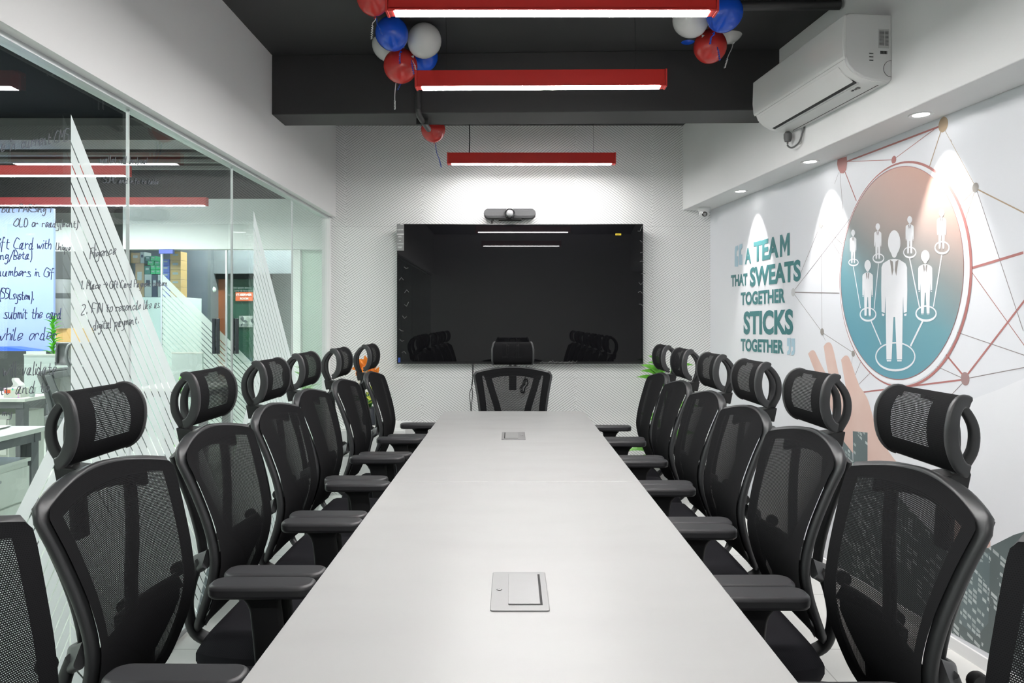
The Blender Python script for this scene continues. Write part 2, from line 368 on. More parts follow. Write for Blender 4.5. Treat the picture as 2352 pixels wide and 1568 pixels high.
def lerp_tab(tab, x):
    if x <= tab[0][0]: return tab[0][1]
    n = len(tab)
    for i in range(n - 1):
        (a, u), (b, v) = tab[i], tab[i + 1]
        if x <= b:                                   # cubic Hermite with finite-difference slopes
            t = (x - a) / (b - a); h = b - a
            def sl(k):
                j0, j1 = max(k - 1, 0), min(k + 1, n - 1); return (tab[j1][1] - tab[j0][1]) / (tab[j1][0] - tab[j0][0])
            m0, m1 = sl(i) * h, sl(i + 1) * h
            return (2 * t**3 - 3 * t**2 + 1) * u + (t**3 - 2 * t**2 + t) * m0 + (-2 * t**3 + 3 * t**2) * v + (t**3 - t**2) * m1
    return tab[-1][1]

# printed lettering: flat mesh from the built-in typeface, made bold, fitted to a measured box by a mapping (s, t) -> point
def letters(name, text, mapfn, mat, parent, bold=0.03, mb=None, spacing=1.0):
    cu = bpy.data.curves.new('lettering', 'FONT'); cu.body = text; cu.offset = bold; cu.resolution_u = 4; cu.space_character = spacing
    tmp = bpy.data.objects.new('lettering', cu); me = bpy.data.meshes.new_from_object(tmp)
    xs = [v.co.x for v in me.vertices]; ys = [v.co.y for v in me.vertices]
    x0, x1, y0, y1 = min(xs), max(xs), min(ys), max(ys)
    m = mb or MB(); b = len(m.v)
    for v in me.vertices: m.v.append(mapfn((v.co.x - x0) / (x1 - x0), (v.co.y - y0) / (y1 - y0)))
    for p in me.polygons: m.f.append((tuple(b + i for i in p.vertices), 0))
    bpy.data.objects.remove(tmp); bpy.data.meshes.remove(me); bpy.data.curves.remove(cu)
    return m.build(name, mat, parent, smooth=False) if mb is None else m
def quad_map(tl, tr, bl, br):
    tl, tr, bl, br = map(Vector, (tl, tr, bl, br))
    return lambda s, t: (bl * (1 - s) + br * s) * (1 - t) + (tl * (1 - s) + tr * s) * t

# handwriting: single-stroke letters on a 10 x 10 grid (baseline 3, x-height 6, ascender 9)
GL = {'a': '56 36 24 23 33 45 56 43 53 63', 'b': '29 23|25 46 55 54 43 23', 'c': '55 46 25 24 33 54', 'd': '55 36 24 23 43 55|59 53 63', 'e': '24 55 56 36 24 33 54', 'f': '58 49 38 33 31|26 56',
 'g': '55 36 24 34 55|56 51 30 21', 'h': '29 23|25 46 55 53', 'i': '26 23|28 27', 'k': '29 23|56 24 53', 'l': '29 23 33', 'm': '26 23|25 36 43|45 56 63', 'n': '26 23|25 46 53 63', 'o': '36 24 33 54 56 36',
 'p': '26 20|25 46 55 43 24', 'q': '55 36 24 33 55 50', 'r': '26 23|25 46 55', 's': '56 36 35 54 53 23', 't': '38 34 43 53|26 56', 'u': '26 24 33 43 56|56 53 63', 'v': '26 33 56', 'w': '16 23 35 43 66', 'x': '26 53|56 23',
 'y': '26 34 54|56 51 20', 'z': '26 56 23 53', 'A': '13 39 63|25 55', 'C': '68 39 16 14 33 63', 'M': '13 29 45 69 73', 'S': '69 29 17 56 64 43 13', 'F': '23 29 69|26 56', 'P': '23 29 59 66 26', 'G': '68 39 16 14 33 63 66 46', 'B': '23 29 58 66 26|26 64 43 23',
 'O': '49 16 14 43 65 68 49', 'L': '29 23 63', 'D': '23 29 58 65 43 23', 'I': '39 33', 'N': '23 29 63 69', 'W': '19 23 47 63 89', 'J': '59 54 33 14', 'U': '29 24 43 64 69', 'R': '23 29 59 66 26 63', '1': '28 39 33', '2': '28 49 67 23 63',
 '.': '33 34', ',': '33 22', '(': '49 36 33 41', ')': '39 46 43 31', '/': '21 69', '>': '26 86|68 86 64'}
def handwriting(text, p0, p1, h, mat, parent, seed):
    """a written line from p0 to p1 (baseline), letter height h"""
    rnd = random.Random(seed); p0, p1 = Vector(p0), Vector(p1); strokes = []; cx = 0.0
    for ch in text:
        if ch == ' ': cx += 4; continue
        w_ = 0
        for st in GL[ch].split('|'):
            pts = [(int(q[0]), int(q[1])) for q in st.split()]; w_ = max([w_] + [q[0] for q in pts])
            strokes.append([(cx + a - 2 + rnd.uniform(-.25, .25) + (b - 3) * 0.22, b - 3 + rnd.uniform(-.3, .3)) for a, b in pts])
        cx += w_ - 0.7 + rnd.uniform(-.3, .4)
    cu = bpy.data.curves.new('handwriting', 'CURVE'); cu.dimensions = '3D'; cu.bevel_depth = 0.0013; cu.bevel_resolution = 1
    up = Vector((0, 0, 1)); ex = (p1 - p0) / max(cx, 1)
    for st in strokes:
        pts = curve_pts([p0 + ex * a + up * (b * h / 6) for a, b in st], 4)
        sp = cu.splines.new('POLY'); sp.points.add(len(pts) - 1)
        for q, v in zip(sp.points, pts): q.co = (*v, 1)
    cu.materials.append(MATS[mat]); o = bpy.data.objects.new('handwriting', cu); COL.objects.link(o); o.parent = parent; return o

# ------------------------------------------------------------------ the room
ZC = 2.823; ZH = 2.123; YF = -1.7
struct(MB().box((0.2, 2.0, -0.05), (3.75, 7.6, 0.1)).build('floor', 'floor_tile', smooth=False))
struct(MB().box((0.2, 2.0, ZC + 0.05), (3.75, 7.6, 0.1)).build('ceiling', 'black_paint', smooth=False))
struct(MB().box((0.25, YB + 0.06, 1.45), (3.3, 0.12, 2.9)).build('wall_back', 'hatch_wall', smooth=False))
struct(MB().box((0.3, YF - 0.06, 1.45), (3.9, 0.12, 2.9)).build('wall_front', 'wall_paint', smooth=False))
# left wall: plaster band above the glass partition
struct(MB().box((-1.41, (YB + YF) / 2, (ZC + ZH) / 2), (0.12, YB - YF, ZC - ZH)).build('wall_left', 'wall_paint', smooth=False))
# right wall with the boxed-out bulkhead above it
y0, y1 = YF, YB
struct(MB().prism([(mural_x(y0), y0, 0), (mural_x(y1), y1, 0), (mural_x(y1) + .12, y1, 0), (mural_x(y0) + .12, y0, 0)], (0, 0, ZC)).build('wall_right', 'wall_paint', smooth=False))
ZS = EYE + 0.840
struct(MB().prism([(bulk_x(y0), y0, ZS), (bulk_x(y1), y1, ZS), (mural_x(y1), y1, ZS), (mural_x(y0), y0, ZS)], (0, 0, ZC - ZS)).build('trim_bulkhead', 'soffit_paint', smooth=False, bevel=0.004))
# black ceiling beam across the room
zb = EYE + 1.155
m = MB(); ybl, ybr = 4.16, 4.07
m.prism([(-1.35, ybl, zb), (1.48, ybr, zb), (1.48, ybr + .27, zb), (-1.35, ybl + .24, zb)], (0, 0, ZC - zb))
struct(m.build('ceiling_beam', 'beam_paint', smooth=False, bevel=0.004))
n_ = MN
m = MB().prism([Vector((mural_x(y0), y0, 0)), Vector((mural_x(y1), y1, 0)), Vector((mural_x(y1), y1, 0)) + n_ * .012, Vector((mural_x(y0), y0, 0)) + n_ * .012], (0, 0, 0.05))
struct(m.build('baseboard_right', 'soffit_paint', smooth=False))
# glass partition: panes, channel rails and the end frame
ys = [YF, 0.69, 1.71, 2.727, 3.74, 4.765, YB]
panes = []
for i, (a, b) in enumerate(zip(ys, ys[1:])):
    o = struct(MB().box((XG - 0.006, (a + b) / 2, ZH / 2 + 0.01), (0.012, b - a - 0.006, ZH - 0.02)).build('window_%d' % (i + 1), 'glass', smooth=False)); panes.append(o)
m = MB()
for b in ys[1:-1]: m.box((XG - 0.006, b, ZH / 2), (0.010, 0.007, ZH - 0.03))
struct(m.build('trim_1', 'alu', smooth=False))
m = MB().box((XG - 0.006, (YB + YF) / 2, ZH - 0.008), (0.05, YB - YF, 0.016)).box((XG - 0.006, (YB + YF) / 2, 0.012), (0.05, YB - YF, 0.024))
struct(m.build('trim_2', 'alu', smooth=False))
struct(MB().box((XG - 0.006, YB - 0.02, ZH / 2), (0.06, 0.04, ZH - 0.02)).build('trim_3', 'soffit_paint', smooth=False))

# frosted film on the glass: triangles cut by thin clear lines
def film_tri(ya, zt, yb, label, mat='frost', n=40):
    """vertical edge at ya up to zt, foot of the slope at yb; clear lines run along the slope"""
    m = MB(); x = XG + 0.0012; step = 0.064; gap = 0.0085; s = (yb - ya) / zt; z1 = zt; first = True
    while z1 > 0.01:
        wid = 0.095 if first else step; z0 = max(z1 - (wid - gap), 0.0); first = False
        m.face([(x, ya, z1), (x, ya, z0), (x, ya + s * z0, 0.02), (x, ya + s * z1, 0.02)]) if z0 > 0 else m.face([(x, ya, z1), (x, ya, 0.02), (x, ya + s * z1, 0.02)])
        z1 -= wid
    o = m.build('frosted_film', mat, smooth=False); return tag(o, label, 'window film', 'frosted triangles on the glass partition')
film_tri(2.364, 1.99, 3.95, 'tall striped frosted triangle on the glass behind the handwritten notes')
film_tri(4.035, 1.93, 5.60, 'striped frosted triangle on the glass nearest the back wall')
film_tri(2.356, 1.06, 1.40, 'low frosted triangle sloping the other way, at the foot of the glass')
film_tri(4.027, 1.00, 3.30, 'low frosted triangle sloping the other way, behind the third chair by the glass')

# ------------------------------------------------------------------ lamps
def linear_light(c, length, label, group, metal='red_metal', led='led', wires=(), parent_cat='ceiling light', cap='red_cap', yaw=0, screws=True):
    t = thing('linear_light', label, parent_cat, c, yaw, group); h, dp, w_ = 0.078, 0.06, length
    m = MB().box((0, 0, h / 2 + 0.004), (w_ - .02, dp, h - 0.008)); m.box((0, -dp / 2 + .0012, 0.007), (w_ - .02, .0024, .010)); m.box((0, dp / 2 - .0012, 0.007), (w_ - .02, .0024, .010))
    m.build('housing', metal, t, smooth=False, bevel=0.0015)
    MB().box((0, 0, 0.003), (w_ - .06, dp - .008, 0.0085)).build('diffuser', led, t, smooth=False)
    for sx in (-1, 1):
        o = MB().box((sx * (w_ / 2 - 0.004), 0, h / 2), (0.009, dp + .003, h + .004)).box((sx * (w_ / 2 - 0.02), 0, 0.004), (0.03, dp - .006, 0.008)).build('end_cap', cap, t, smooth=False, bevel=0.001)
        for yy in (-.02, .02) if screws else ():
            for zz in (.015, .06): MB().lathe([(0.0, sx * .0012), (.003, sx * .001), (.003, 0)], (sx * (w_ / 2 + .0005), yy, zz), 'X', 8).build('screw', 'steel', o)
    for wx, r, mat in wires: MB().tube([(wx, 0, h), (wx + .004, 0, h + .1), (wx, 0, ZC - c[2] - .001)], r, 6).build('suspension_cable', mat, t)
    return t
LZ = EYE + 1.113
linear_light((0.144, 2.69, LZ), 1.2, 'red linear light hanging nearest, cut by the top of the picture', 'red linear lights', wires=((-.45, .001, 'steel'), (.45, .001, 'steel')))
linear_light((0.137, 3.55, LZ), 1.2, 'red linear light hanging in front of the black beam', 'red linear lights', wires=((-.455, .0012, 'wire_black'), (.45, .0012, 'wire_black')), yaw=R(-0.8))
linear_light((0.139, 5.29, LZ), 1.2, 'red linear light hanging behind the beam, above the screen', 'red linear lights', led='led_far', wires=((-.445, .004, 'wire_black'), (.44, .001, 'wire_black')))
# two more of the row, above and behind the camera
for y in (1.78, 0.03): linear_light((0.14, y, LZ), 1.2, 'red linear light of the row above and behind the viewer', 'red linear lights', wires=((-.45, .001, 'steel'), (.45, .001, 'steel')), screws=False)

def downlight(y, label):
    x = (bulk_x(y) + mural_x(y)) / 2 - 0.01; t = thing('downlight', label, 'downlight', (x, y, ZS), 0, 'downlights over the mural')
    MB().lathe([(.030, -.001), (.046, -.005), (.048, -.003), (.048, 0)], (0, 0, 0)).build('trim_ring', 'cctv_white', t)
    MB().lathe([(.0001, -.0025), (.032, -.002)], (0, 0, 0)).build('lens', 'led_down', t)
    l = bpy.data.lights.new('beam', 'SPOT'); l.energy = SPOT; l.spot_size = R(58); l.spot_blend = 0.55; l.shadow_soft_size = 0.015; l.color = (1, .98, .95)
    o = bpy.data.objects.new('beam', l); COL.objects.link(o); o.parent = t; o.location = (0, 0, -.012); o.rotation_euler = (0, R(-9), 0)
    return t
# heights are known, so the distance follows from how far each stands above the horizon
for y_px, lab in ((263, 'white recessed downlight nearest the air conditioner'), (371, 'white recessed downlight second from the back wall'), (439, 'white recessed downlight closest to the back wall')):
    downlight((ZS - EYE) * FPX / (HY - y_px), lab)
downlight(1.86, 'white recessed downlight nearest the viewer, out of the picture'); downlight(0.8, 'white recessed downlight behind the viewer')

# ------------------------------------------------------------------ ceiling pipes
m = MB().tube(curve_pts([(-.02, 0, ZC - .01), (-.02, 0, zb + .03)], 2), 0.016); 
xp = -0.525
t = MB().tube(curve_pts([(xp, 4.13, ZC - .02), (xp, 4.128, zb + .06), (xp + .002, 4.13, zb + .01), (xp + .012, 4.17, zb - .02), (xp + .03, 4.40, zb - .022)], 5), 0.016, 10).build('conduit_pipe', 'pipe_paint')
MB().box((xp + .015, 4.22, zb - .022), (.07, .008, .034)).build('clamp', 'dark_slot', t, smooth=False)
tag(t, 'dark conduit pipe bent under the black ceiling beam', 'pipe')
t = MB().tube([(0.55, 3.45, ZC - .03), (1.52, 3.43, ZC - .03)], 0.022, 10).build('ceiling_pipe', 'pipe_paint')
MB().box((1.0, 3.44, ZC - .02), (.03, .05, .04)).build('clamp', 'dark_slot', t, smooth=False)
tag(t, 'dark pipe along the black ceiling above the air conditioner', 'pipe')

# ------------------------------------------------------------------ balloons
def ribbon(a, length, curl, bm, phase, sway=(0.01, 0)):
    a = Vector(a); pts = []
    n = 14
    for i in range(n): k = i / (n - 1); pts.append(a + Vector((sway[0] * k + .004 * math.sin(k * 5 + phase), sway[1] * k, -length * k)))
    e = pts[-1]
    for i in range(1, 28): k = i / 27; pts.append(e + Vector((.004 * math.cos(i * 1.5) + sway[0] * .5 * k, .004 * math.sin(i * 1.5), -curl * k)))
    bm.sweep(pts, (0.2, 1, 0.1), [(-.0022, 0), (0, .0005), (.0022, 0), (0, -.0005)])
def balloon(p, r_px, d, colour, label, group, ribs=(), tail=Vector((0, 0, -1))):
    c = at(p[0], p[1], d); r = r_px * d / FPX
    t = thing('balloon', label, 'balloon', c, 0, group); tail = tail.normalized(); rot = Vector((0, 0, -1)).rotation_difference(tail).to_matrix()
    prof = [(max(1e-4, math.sin(PI * i / 16)) * r * (1 - .06 * max(0, (i - 8) / 8)), math.cos(PI * i / 16) * r * (1.05 if i > 8 else 1.0)) for i in range(17)]
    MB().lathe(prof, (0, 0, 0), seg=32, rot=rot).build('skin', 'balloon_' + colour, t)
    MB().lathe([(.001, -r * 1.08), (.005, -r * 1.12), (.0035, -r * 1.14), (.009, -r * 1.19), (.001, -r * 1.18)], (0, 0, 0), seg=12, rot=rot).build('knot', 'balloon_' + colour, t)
    k0 = tail * r * 1.13
    for i, (col_, ln_, cu_, sw) in enumerate(ribs):
        m = MB(); ribbon(k0, ln_, cu_, m, i * 1.3, sw); m.build('ribbon', 'ribbon_' + col_, t)
    if group == 'lone balloon': MB().tube([(0, 0, r), (.01, 0, ZC - c.z - .001)], .001, 5).build('string', 'ribbon_white', t)
    return t
LB = 'balloon cluster left of the lights'; RB = 'balloon cluster right of the lights'
balloon((857, -4), 38, 3.45, 'red', 'red balloon cut by the top of the picture, topmost of the left cluster', LB, (('white', .03, .07, (-.01, 0)), ('blue', .05, .03, (.02, 0))), Vector((.1, .1, -1)))
balloon((900, 77), 38, 3.63, 'blue', 'blue balloon in front at the left end of the nearest light', LB, (('blue', .01, .05, (0, -.005)),), Vector((.5, .5, -1)))
balloon((975, 93), 39, 3.74, 'white', 'white balloon right of the blue one in the left cluster', LB, (), Vector((-.7, .3, -.8)))
balloon((892, 103), 37, 3.95, 'white', 'white balloon half hidden behind the blue and red ones, left cluster', LB, (('white', .20, .05, (0, 0)),), Vector((.4, .2, -1)))
balloon((920, 152), 39, 3.84, 'red', 'red balloon touching the left end of the middle light', LB, (('blue', .09, .06, (.02, -.09)), ('white', .10, .06, (.03, -.09))), Vector((.55, .15, .9)))
balloon((972, 130), 34, 4.0, 'blue', 'blue balloon tucked under the white one, left cluster', LB, (('blue', .18, .06, (-.06, 0)),), Vector((-.5, .3, .7)))
balloon((1664, 30), 42, 3.38, 'blue', 'blue balloon at the right end of the nearest light', RB, (('blue', .02, .03, (-.01, 0)),), Vector((-.5, .3, -1)))
balloon((1586, 44), 41, 3.50, 'white', 'white balloon behind the right end of the nearest light', RB, (), Vector((.7, .2, -.8)))
balloon((1672, 62), 37, 3.88, 'white', 'white balloon right of the blue one in the right cluster', RB, (('white', .09, .05, (-.03, -.02)),), Vector((.2, -.3, -1)))
balloon((1631, 107), 38, 3.70, 'red', 'red balloon hanging lowest of the right cluster', RB, (('blue', .13, .06, (.02, -.09)), ('white', .06, .03, (-.05, 0))), Vector((0, .1, .9)))
balloon((1580, 76), 26, 3.97, 'blue', 'blue balloon mostly hidden behind the white one, right cluster', RB, (), Vector((.6, .2, .6)))
balloon((995, 298), 28, 4.9, 'red', 'single red balloon behind the beam, left of the far light', 'lone balloon', (('white', .06, .05, (.01, -.1)), ('blue', .10, .06, (.03, 0))), Vector((.1, -.1, -1)))

# ------------------------------------------------------------------ air conditioner on the bulkhead
dirA = Vector((-.1018, 1, 0)).normalized(); nA = Vector((-1, -.1018, 0)).normalized()
oA = Vector((bulk_x(3.065), 3.065, EYE + .988))
def ac(a, n, z): return oA + dirA * a + nA * n + Vector((0, 0, z))
LA, HA = 0.865, 0.280
t = thing('air_conditioner', 'white wall-mounted split air conditioner on the bulkhead', 'air conditioner', (0, 0, 0))
prof = [(0.0005, HA), (.185, HA), (.2, HA - .006), (.207, HA - .02), (.21, .15), (.206, .10), (.192, .062), (.165, .034), (.125, .012), (.07, 0), (0.0005, 0)]
MB().prism([ac(.012, n, z) for n, z in prof], dirA * (LA - .024)).build('body', 'ac_white', t, bevel=0.003, angle=25)
pe = [(n * 0.985 + .0005, 0.004 + z * .97) for n, z in prof]
for a in (0, LA - .016): MB().prism([ac(a, n, z) for n, z in pe], dirA * .016).build('end_cover', 'ac_end', t, bevel=0.004, angle=25)
fp = [(.198, HA - .012), (.213, HA - .016), (.2165, .15), (.211, .096), (.203, .085), (.2, .1), (.2, .15)]
MB().prism([ac(-.004, n, z) for n, z in fp], dirA * (LA + .008)).build('front_panel', 'ac_white', t, bevel=0.003, angle=25)
lv = [(.203, .078), (.190, .056), (.164, .030), (.138, .014), (.137, .018), (.160, .036), (.185, .062)]
MB().prism([ac(.055, n, z - .0045) for n, z in lv], dirA * (LA - .11)).build('louver', 'ac_white', t, bevel=0.001, angle=25)
sl = [(.138, .0135), (.122, .0065), (.122, .012), (.138, .019)]
MB().prism([ac(.055, n, z) for n, z in sl], dirA * (LA - .11)).build('air_slot', 'dark_slot', t, smooth=False)
m = MB()
for q in ((.118, .0075), (.112, .0058)): m.prism([ac(.055, q[0], q[1] - .004), ac(.055, q[0] - .003, q[1] - .0045), ac(.055, q[0] - .003, q[1] + .002), ac(.055, q[0], q[1] + .002)], dirA * (LA - .11))
m.build('vane', 'ac_end', t, smooth=False)
m = MB().prism([ac(.05, .03, -.0008), ac(.05, .026, -.0008), ac(.05, .026, .004), ac(.05, .03, .004)], dirA * (LA - .12)); m.build('seam', 'dark_slot', t, smooth=False)
m = MB()
for i in range(3): m.prism([ac(-.0012, .098 - .017, .086 + i * .014 - .003), ac(-.0012, .098, .086 + i * .014 - .003), ac(-.0012, .098, .086 + i * .014), ac(-.0012, .098 - .017, .086 + i * .014)], dirA * .002)
m.build('vent', 'dark_slot', t, smooth=False)
st = MB().prism([ac(-.0012, n, z) for n, z in ((.012, .136), (.058, .136), (.058, .216), (.012, .216))], dirA * .002).build('rating_label', 'ac_label', t, smooth=False)
m = MB()
for i in range(12):
    for a0, b0 in ((.015, .030), (.033, .055)): m.face([ac(-.0016, a, z) for a, z in ((a0, .148 + i * .0052), (b0, .148 + i * .0052), (b0, .1502 + i * .0052), (a0, .1502 + i * .0052))])
m.build('print', 'ink_black', st, smooth=False)
m = MB()
for i in range(11): m.prism([ac(-.0012, .020 + i * .0028, .112), ac(-.0012, .020 + i * .0028 + (.0018 if i % 3 else .0009), .112), ac(-.0012, .020 + i * .0028 + (.0018 if i % 3 else .0009), .125), ac(-.0012, .020 + i * .0028, .125)], dirA * .002)
m.build('bar_code', 'ink_black', t, smooth=False)
m = MB(); m.tube([ac(-.001, .002 + .034 * math.sin(R(a)), .052 + .034 * math.cos(R(a))) for a in range(0, 181, 12)], .0008, 5); m.build('knock_out', 'ink_black', t)
m = MB()
for i in range(3): m.box(ac(.14 - i * .018, .088 - i * .004, .0015), (.008, .012, .003))
m.box(ac(.105, .085, .0018), (.012, .02, .003)); m.build('display_print', 'plug_grey', t, smooth=False)
# socket, plug and lead under the far end
t = thing('wall_socket', 'white socket below the far end of the air conditioner', 'socket', (0, 0, 0))
pc = ac(.80, .001, -.03); MB().prism([pc + dirA * a + Vector((0, 0, z)) for a, z in ((-.045, -.045), (.045, -.045), (.045, .045), (-.045, .045))], nA * .012).build('plate', 'cctv_white', t, smooth=False, bevel=.003)
t = thing('power_plug', 'dark plug with a looping lead below the air conditioner', 'plug', (0, 0, 0))
m = MB().lathe([(.001, -.03), (.016, -.028), (.021, -.01), (.021, .012), (.012, .022), (.001, .024)], ac(.82, .045, -.025), 'Z', 14); m.build('body', 'plug_grey', t)
m = MB().tube(curve_pts([ac(.82, .045, -.05), ac(.82, .045, -.075), ac(.79, .035, -.092), ac(.75, .02, -.075), ac(.73, .01, -.03), ac(.72, .004, .004)], 5), .0045, 7); m.build('lead', 'plug_grey', t)

# ------------------------------------------------------------------ security camera under the soffit
pc = Vector((1.435, 5.53, ZS)); t = thing('security_camera', 'small white dome security camera under the soffit in the far corner', 'camera', pc)
MB().lathe([(.001, 0), (.046, 0), (.048, -.01), (.046, -.022), (.040, -.03), (.001, -.03)], (0, 0, 0), seg=28).build('base', 'cctv_white', t)
MB().ball((0, -.004, -.042), .038).build('housing', 'cctv_white', t)
rot = Vector((0, 0, 1)).rotation_difference(Vector((-.15, -1, -.35)).normalized()).to_matrix()
MB().lathe([(.001, .0365), (.017, .036), (.020, .033), (.021, .02)], (0, -.004, -.042), rot=rot).build('lens_ring', 'lens_black', t)
MB().lathe([(.001, .0385), (.008, .038), (.009, .036)], (0, -.004, -.042), rot=rot).build('lens', 'lens', t)

# ------------------------------------------------------------------ television and what goes with it
YT = 5.585
def tv(x, y, off=0): return at(x, y, YT - off)
t = thing('television', 'large black wall-mounted flat screen television on the back wall', 'television', (0, 0, 0))
a, b = tv(911.5, 514), tv(1477.5, 835.5)
cx, cz, W, H = (a.x + b.x) / 2, (a.z + b.z) / 2, b.x - a.x, a.z - b.z
MB().box((cx, YT + .022, cz), (W, .04, H)).build('case', 'tv_frame', t, smooth=False, bevel=.003)
MB().box((cx, YT + .062, cz), (W * .5, .046, H * .5)).build('wall_mount', 'dark_slot', t, smooth=False)
MB().box((cx, YT, cz + .006), (W - .012, .004, H - .024)).build('screen', 'screen', t, smooth=False)
m = MB(); q0, q1 = tv(911.5, 514), tv(928, 575.5); lab = MB().box(((q0.x + q1.x) / 2, YT - .003, (q0.z + q1.z) / 2), (q1.x - q0.x, .001, q0.z - q1.z)).build('spec_label', 'sticker_grey', t, smooth=False)
lab['label'] = 'grey specification label'
letters('print', 'Crystal UHD', quad_map(tv(912, 525.5, .005), tv(926.3, 525.5, .005), tv(912, 529.5, .005), tv(926.3, 529.5, .005)), 'white_print', lab, .03)
m = MB()
for x0, x1, yy, hh in ((919.5, 926.5, 515, 1), (911.8, 927.5, 536.5, 2.2), (915, 922, 541.8, .9), (914, 923.5, 544, .9), (916, 921, 551.3, 1.2), (911.5, 926.5, 559.3, .9), (913.5, 924, 566.4, .9), (915, 922.5, 568.4, .9)):
    m.face([tv(x0, yy, .005), tv(x1, yy, .005), tv(x1, yy + hh, .005), tv(x0, yy + hh, .005)])
m.build('print', 'white_print', lab, smooth=False)
simple('tag_yellow', (0.75, 0.55, 0.02), 0.5); simple('tag_blue', (0.03, 0.08, 0.35), 0.5)
def sticker(name, x0, y0, x1, y1, mat, lb):
    q0, q1 = tv(x0, y0), tv(x1, y1); o = MB().box(((q0.x + q1.x) / 2, YT - .003, (q0.z + q1.z) / 2), (q1.x - q0.x, .001, q0.z - q1.z)).build(name, mat, t, smooth=False); o['label'] = lb; return o
o = sticker('yellow_sticker', 1413.5, 536.2, 1426.5, 540.4, 'tag_yellow', 'small yellow sticker')
m = MB(); m.face([tv(1415, 538, .005), tv(1423, 538, .005), tv(1423, 538.8, .005), tv(1415, 538.8, .005)]); m.build('print', 'ink_black', o, smooth=False)
sticker('blue_sticker', 914.5, 821, 919.5, 832, 'tag_blue', 'small blue sticker')
# loose clear film on the edges of the screen
film('clear_film', (0.5, 0.5, 0.5), 0.6)
rnd = random.Random(3)
for i in range(16):
    side = i % 2; x = (916 + rnd.uniform(0, 14)) if side else (1462 + rnd.uniform(0, 12)); y = 600 + i * 14 if side else 530 + i * 12
    p = [tv(x + k * 5, y + rnd.uniform(-3, 3) + k * rnd.uniform(-4, 3), .0028) for k in range(3)]; MB().sweep(p, (0, -1, 0), [(-.002, 0), (.002, 0), (0, .0006)]).build('film_crease', 'clear_film', t, smooth=False)
for i in range(9):
    x = 1240 + i * 9 + rnd.uniform(-3, 3); p = [tv(x + k * 5, 833 - rnd.uniform(0, 6) * (k % 2), .003) for k in range(4)]; MB().sweep(p, (0, -1, 0), [(-.0014, 0), (.0014, 0), (0, .0006)]).build('film_crease', 'clear_film', t, smooth=False)

# cables below the screen
for x, s, lb in ((1084.5, 1, 'thin black cable hanging left below the screen'), (1087.5, -1, 'second thin black cable twisting beside it below the screen')):
    pts = curve_pts([at(x + s * 0, 830, 5.655), at(x + 1 * s, 860, 5.655), at(x - 2 + 2 * s, 885, 5.655), at(x - 4 - 2 * s, 905, 5.655), at(x - 4 + s, 940, 5.655), at(x - 4, 1010, 5.655), at(x - 3, 1110, 5.655)], 5)
    tag(MB().tube(pts, .0025, 6).build('cable', 'wire_black'), lb, 'cable')
o = MB().tube(curve_pts([at(1208, 838, 5.655), at(1210, 850, 5.65), at(1207, 862, 5.64), at(1206, 870, 5.64)], 5), .0022, 6)
cbl = []
for k in range(5): o.tube([at(1205 + 6 * math.sin(a / 10 * 2 * PI) * (1 - k * .1) + k - 2 + (3 if math.cos(a / 10 * 2 * PI) > 0 else -4), 886 - 17 * math.cos(a / 10 * 2 * PI), 5.64 - k * .002) for a in range(10)], .0022, 5, closed=True)
tag(o.build('coiled_cable', 'wire_black'), 'coiled black cable hanging on the wall behind the head chair', 'cable')
tag(MB().tube(curve_pts([at(1240, 836, 5.655), at(1245, 845, 5.65), at(1246, 853, 5.655), at(1250, 900, 5.655)], 5), .002, 6).build('cable', 'white_print'), 'short white cable hanging right below the screen', 'cable')
# conference camera bar
t = thing('conference_camera', 'grey video conference camera bar above the screen', 'camera', at(1171, 491, 5.60))
m = MB().prism([(x, -.03, z) for x, z in rrect(.392, .074, .034, 6)], (0, .075, 0)); m.build('bar', 'bar_grey', t, bevel=.006)
MB().prism([(x, -.0335, z) for x, z in rrect(.384, .042, .02, 6)], (0, .004, 0)).build('grille', 'bar_front', t, bevel=.001)
m = MB().lathe([(.030, -.034), (.038, -.036), (.041, -.05), (.036, -.064), (.030, -.066), (.029, -.055)], (0, 0, -.004), 'Y', 28); m.build('lens_ring', 'lens_black', t)
MB().ball((0, -.05, -.004), .030).build('lens', 'lens', t)
tag(MB().box(at(1171.5, 504.6, 5.62), (.175, .09, .006)).build('camera_shelf', 'dark_slot', smooth=False), 'small black wall shelf under the conference camera bar', 'shelf')
for x in (1129, 1132): tag(MB().tube(curve_pts([at(x + 3, 501, 5.64), at(x, 508, 5.64), at(x - 1, 516, 5.64)], 4), .0025, 6).build('cable', 'wire_black'), 'short black cable running from the camera bar behind the screen', 'cable', 'camera bar cables')

# ------------------------------------------------------------------ the chair (faces +Y, stands at its gas column)
YTAB = [(.45, -.290), (.50, -.268), (.56, -.243), (.63, -.219), (.70, -.208), (.78, -.219), (.86, -.241), (.94, -.268), (1.03, -.305)]
WTAB = [(.46, .165), (.50, .180), (.58, .196), (.66, .203), (.74, .209), (.82, .220), (.90, .235), (.955, .247), (.985, .250), (1.02, .250)]
def back_pt(u, v, off=0.0):
    zt = 1.018 - .034 * abs(u) ** 1.9; zlo = .482 + .02 * u * u; z = zlo + (zt - zlo) * v; wd = lerp_tab(WTAB, z)
    if v > .965: wd -= .013 * ((v - .965) / .035) ** 2
    if v < .06: wd -= .02 * ((.06 - v) / .06) ** 2
    return Vector((u * wd, lerp_tab(YTAB, z) + .022 * u * u + off, z))
def back_n(u, v):
    a = back_pt(u, max(v - .02, 0)); b = back_pt(u, min(v + .02, 1)); t = (b - a); return Vector((-.04 * u * 3, t.z, -t.y)).normalized()
def rib_profile(w_, h_, r=None): return rrect(w_, h_, r or min(w_, h_) * .45, 3)
HC = Vector((0, -.318, 1.112))                      # centre of the headrest ring
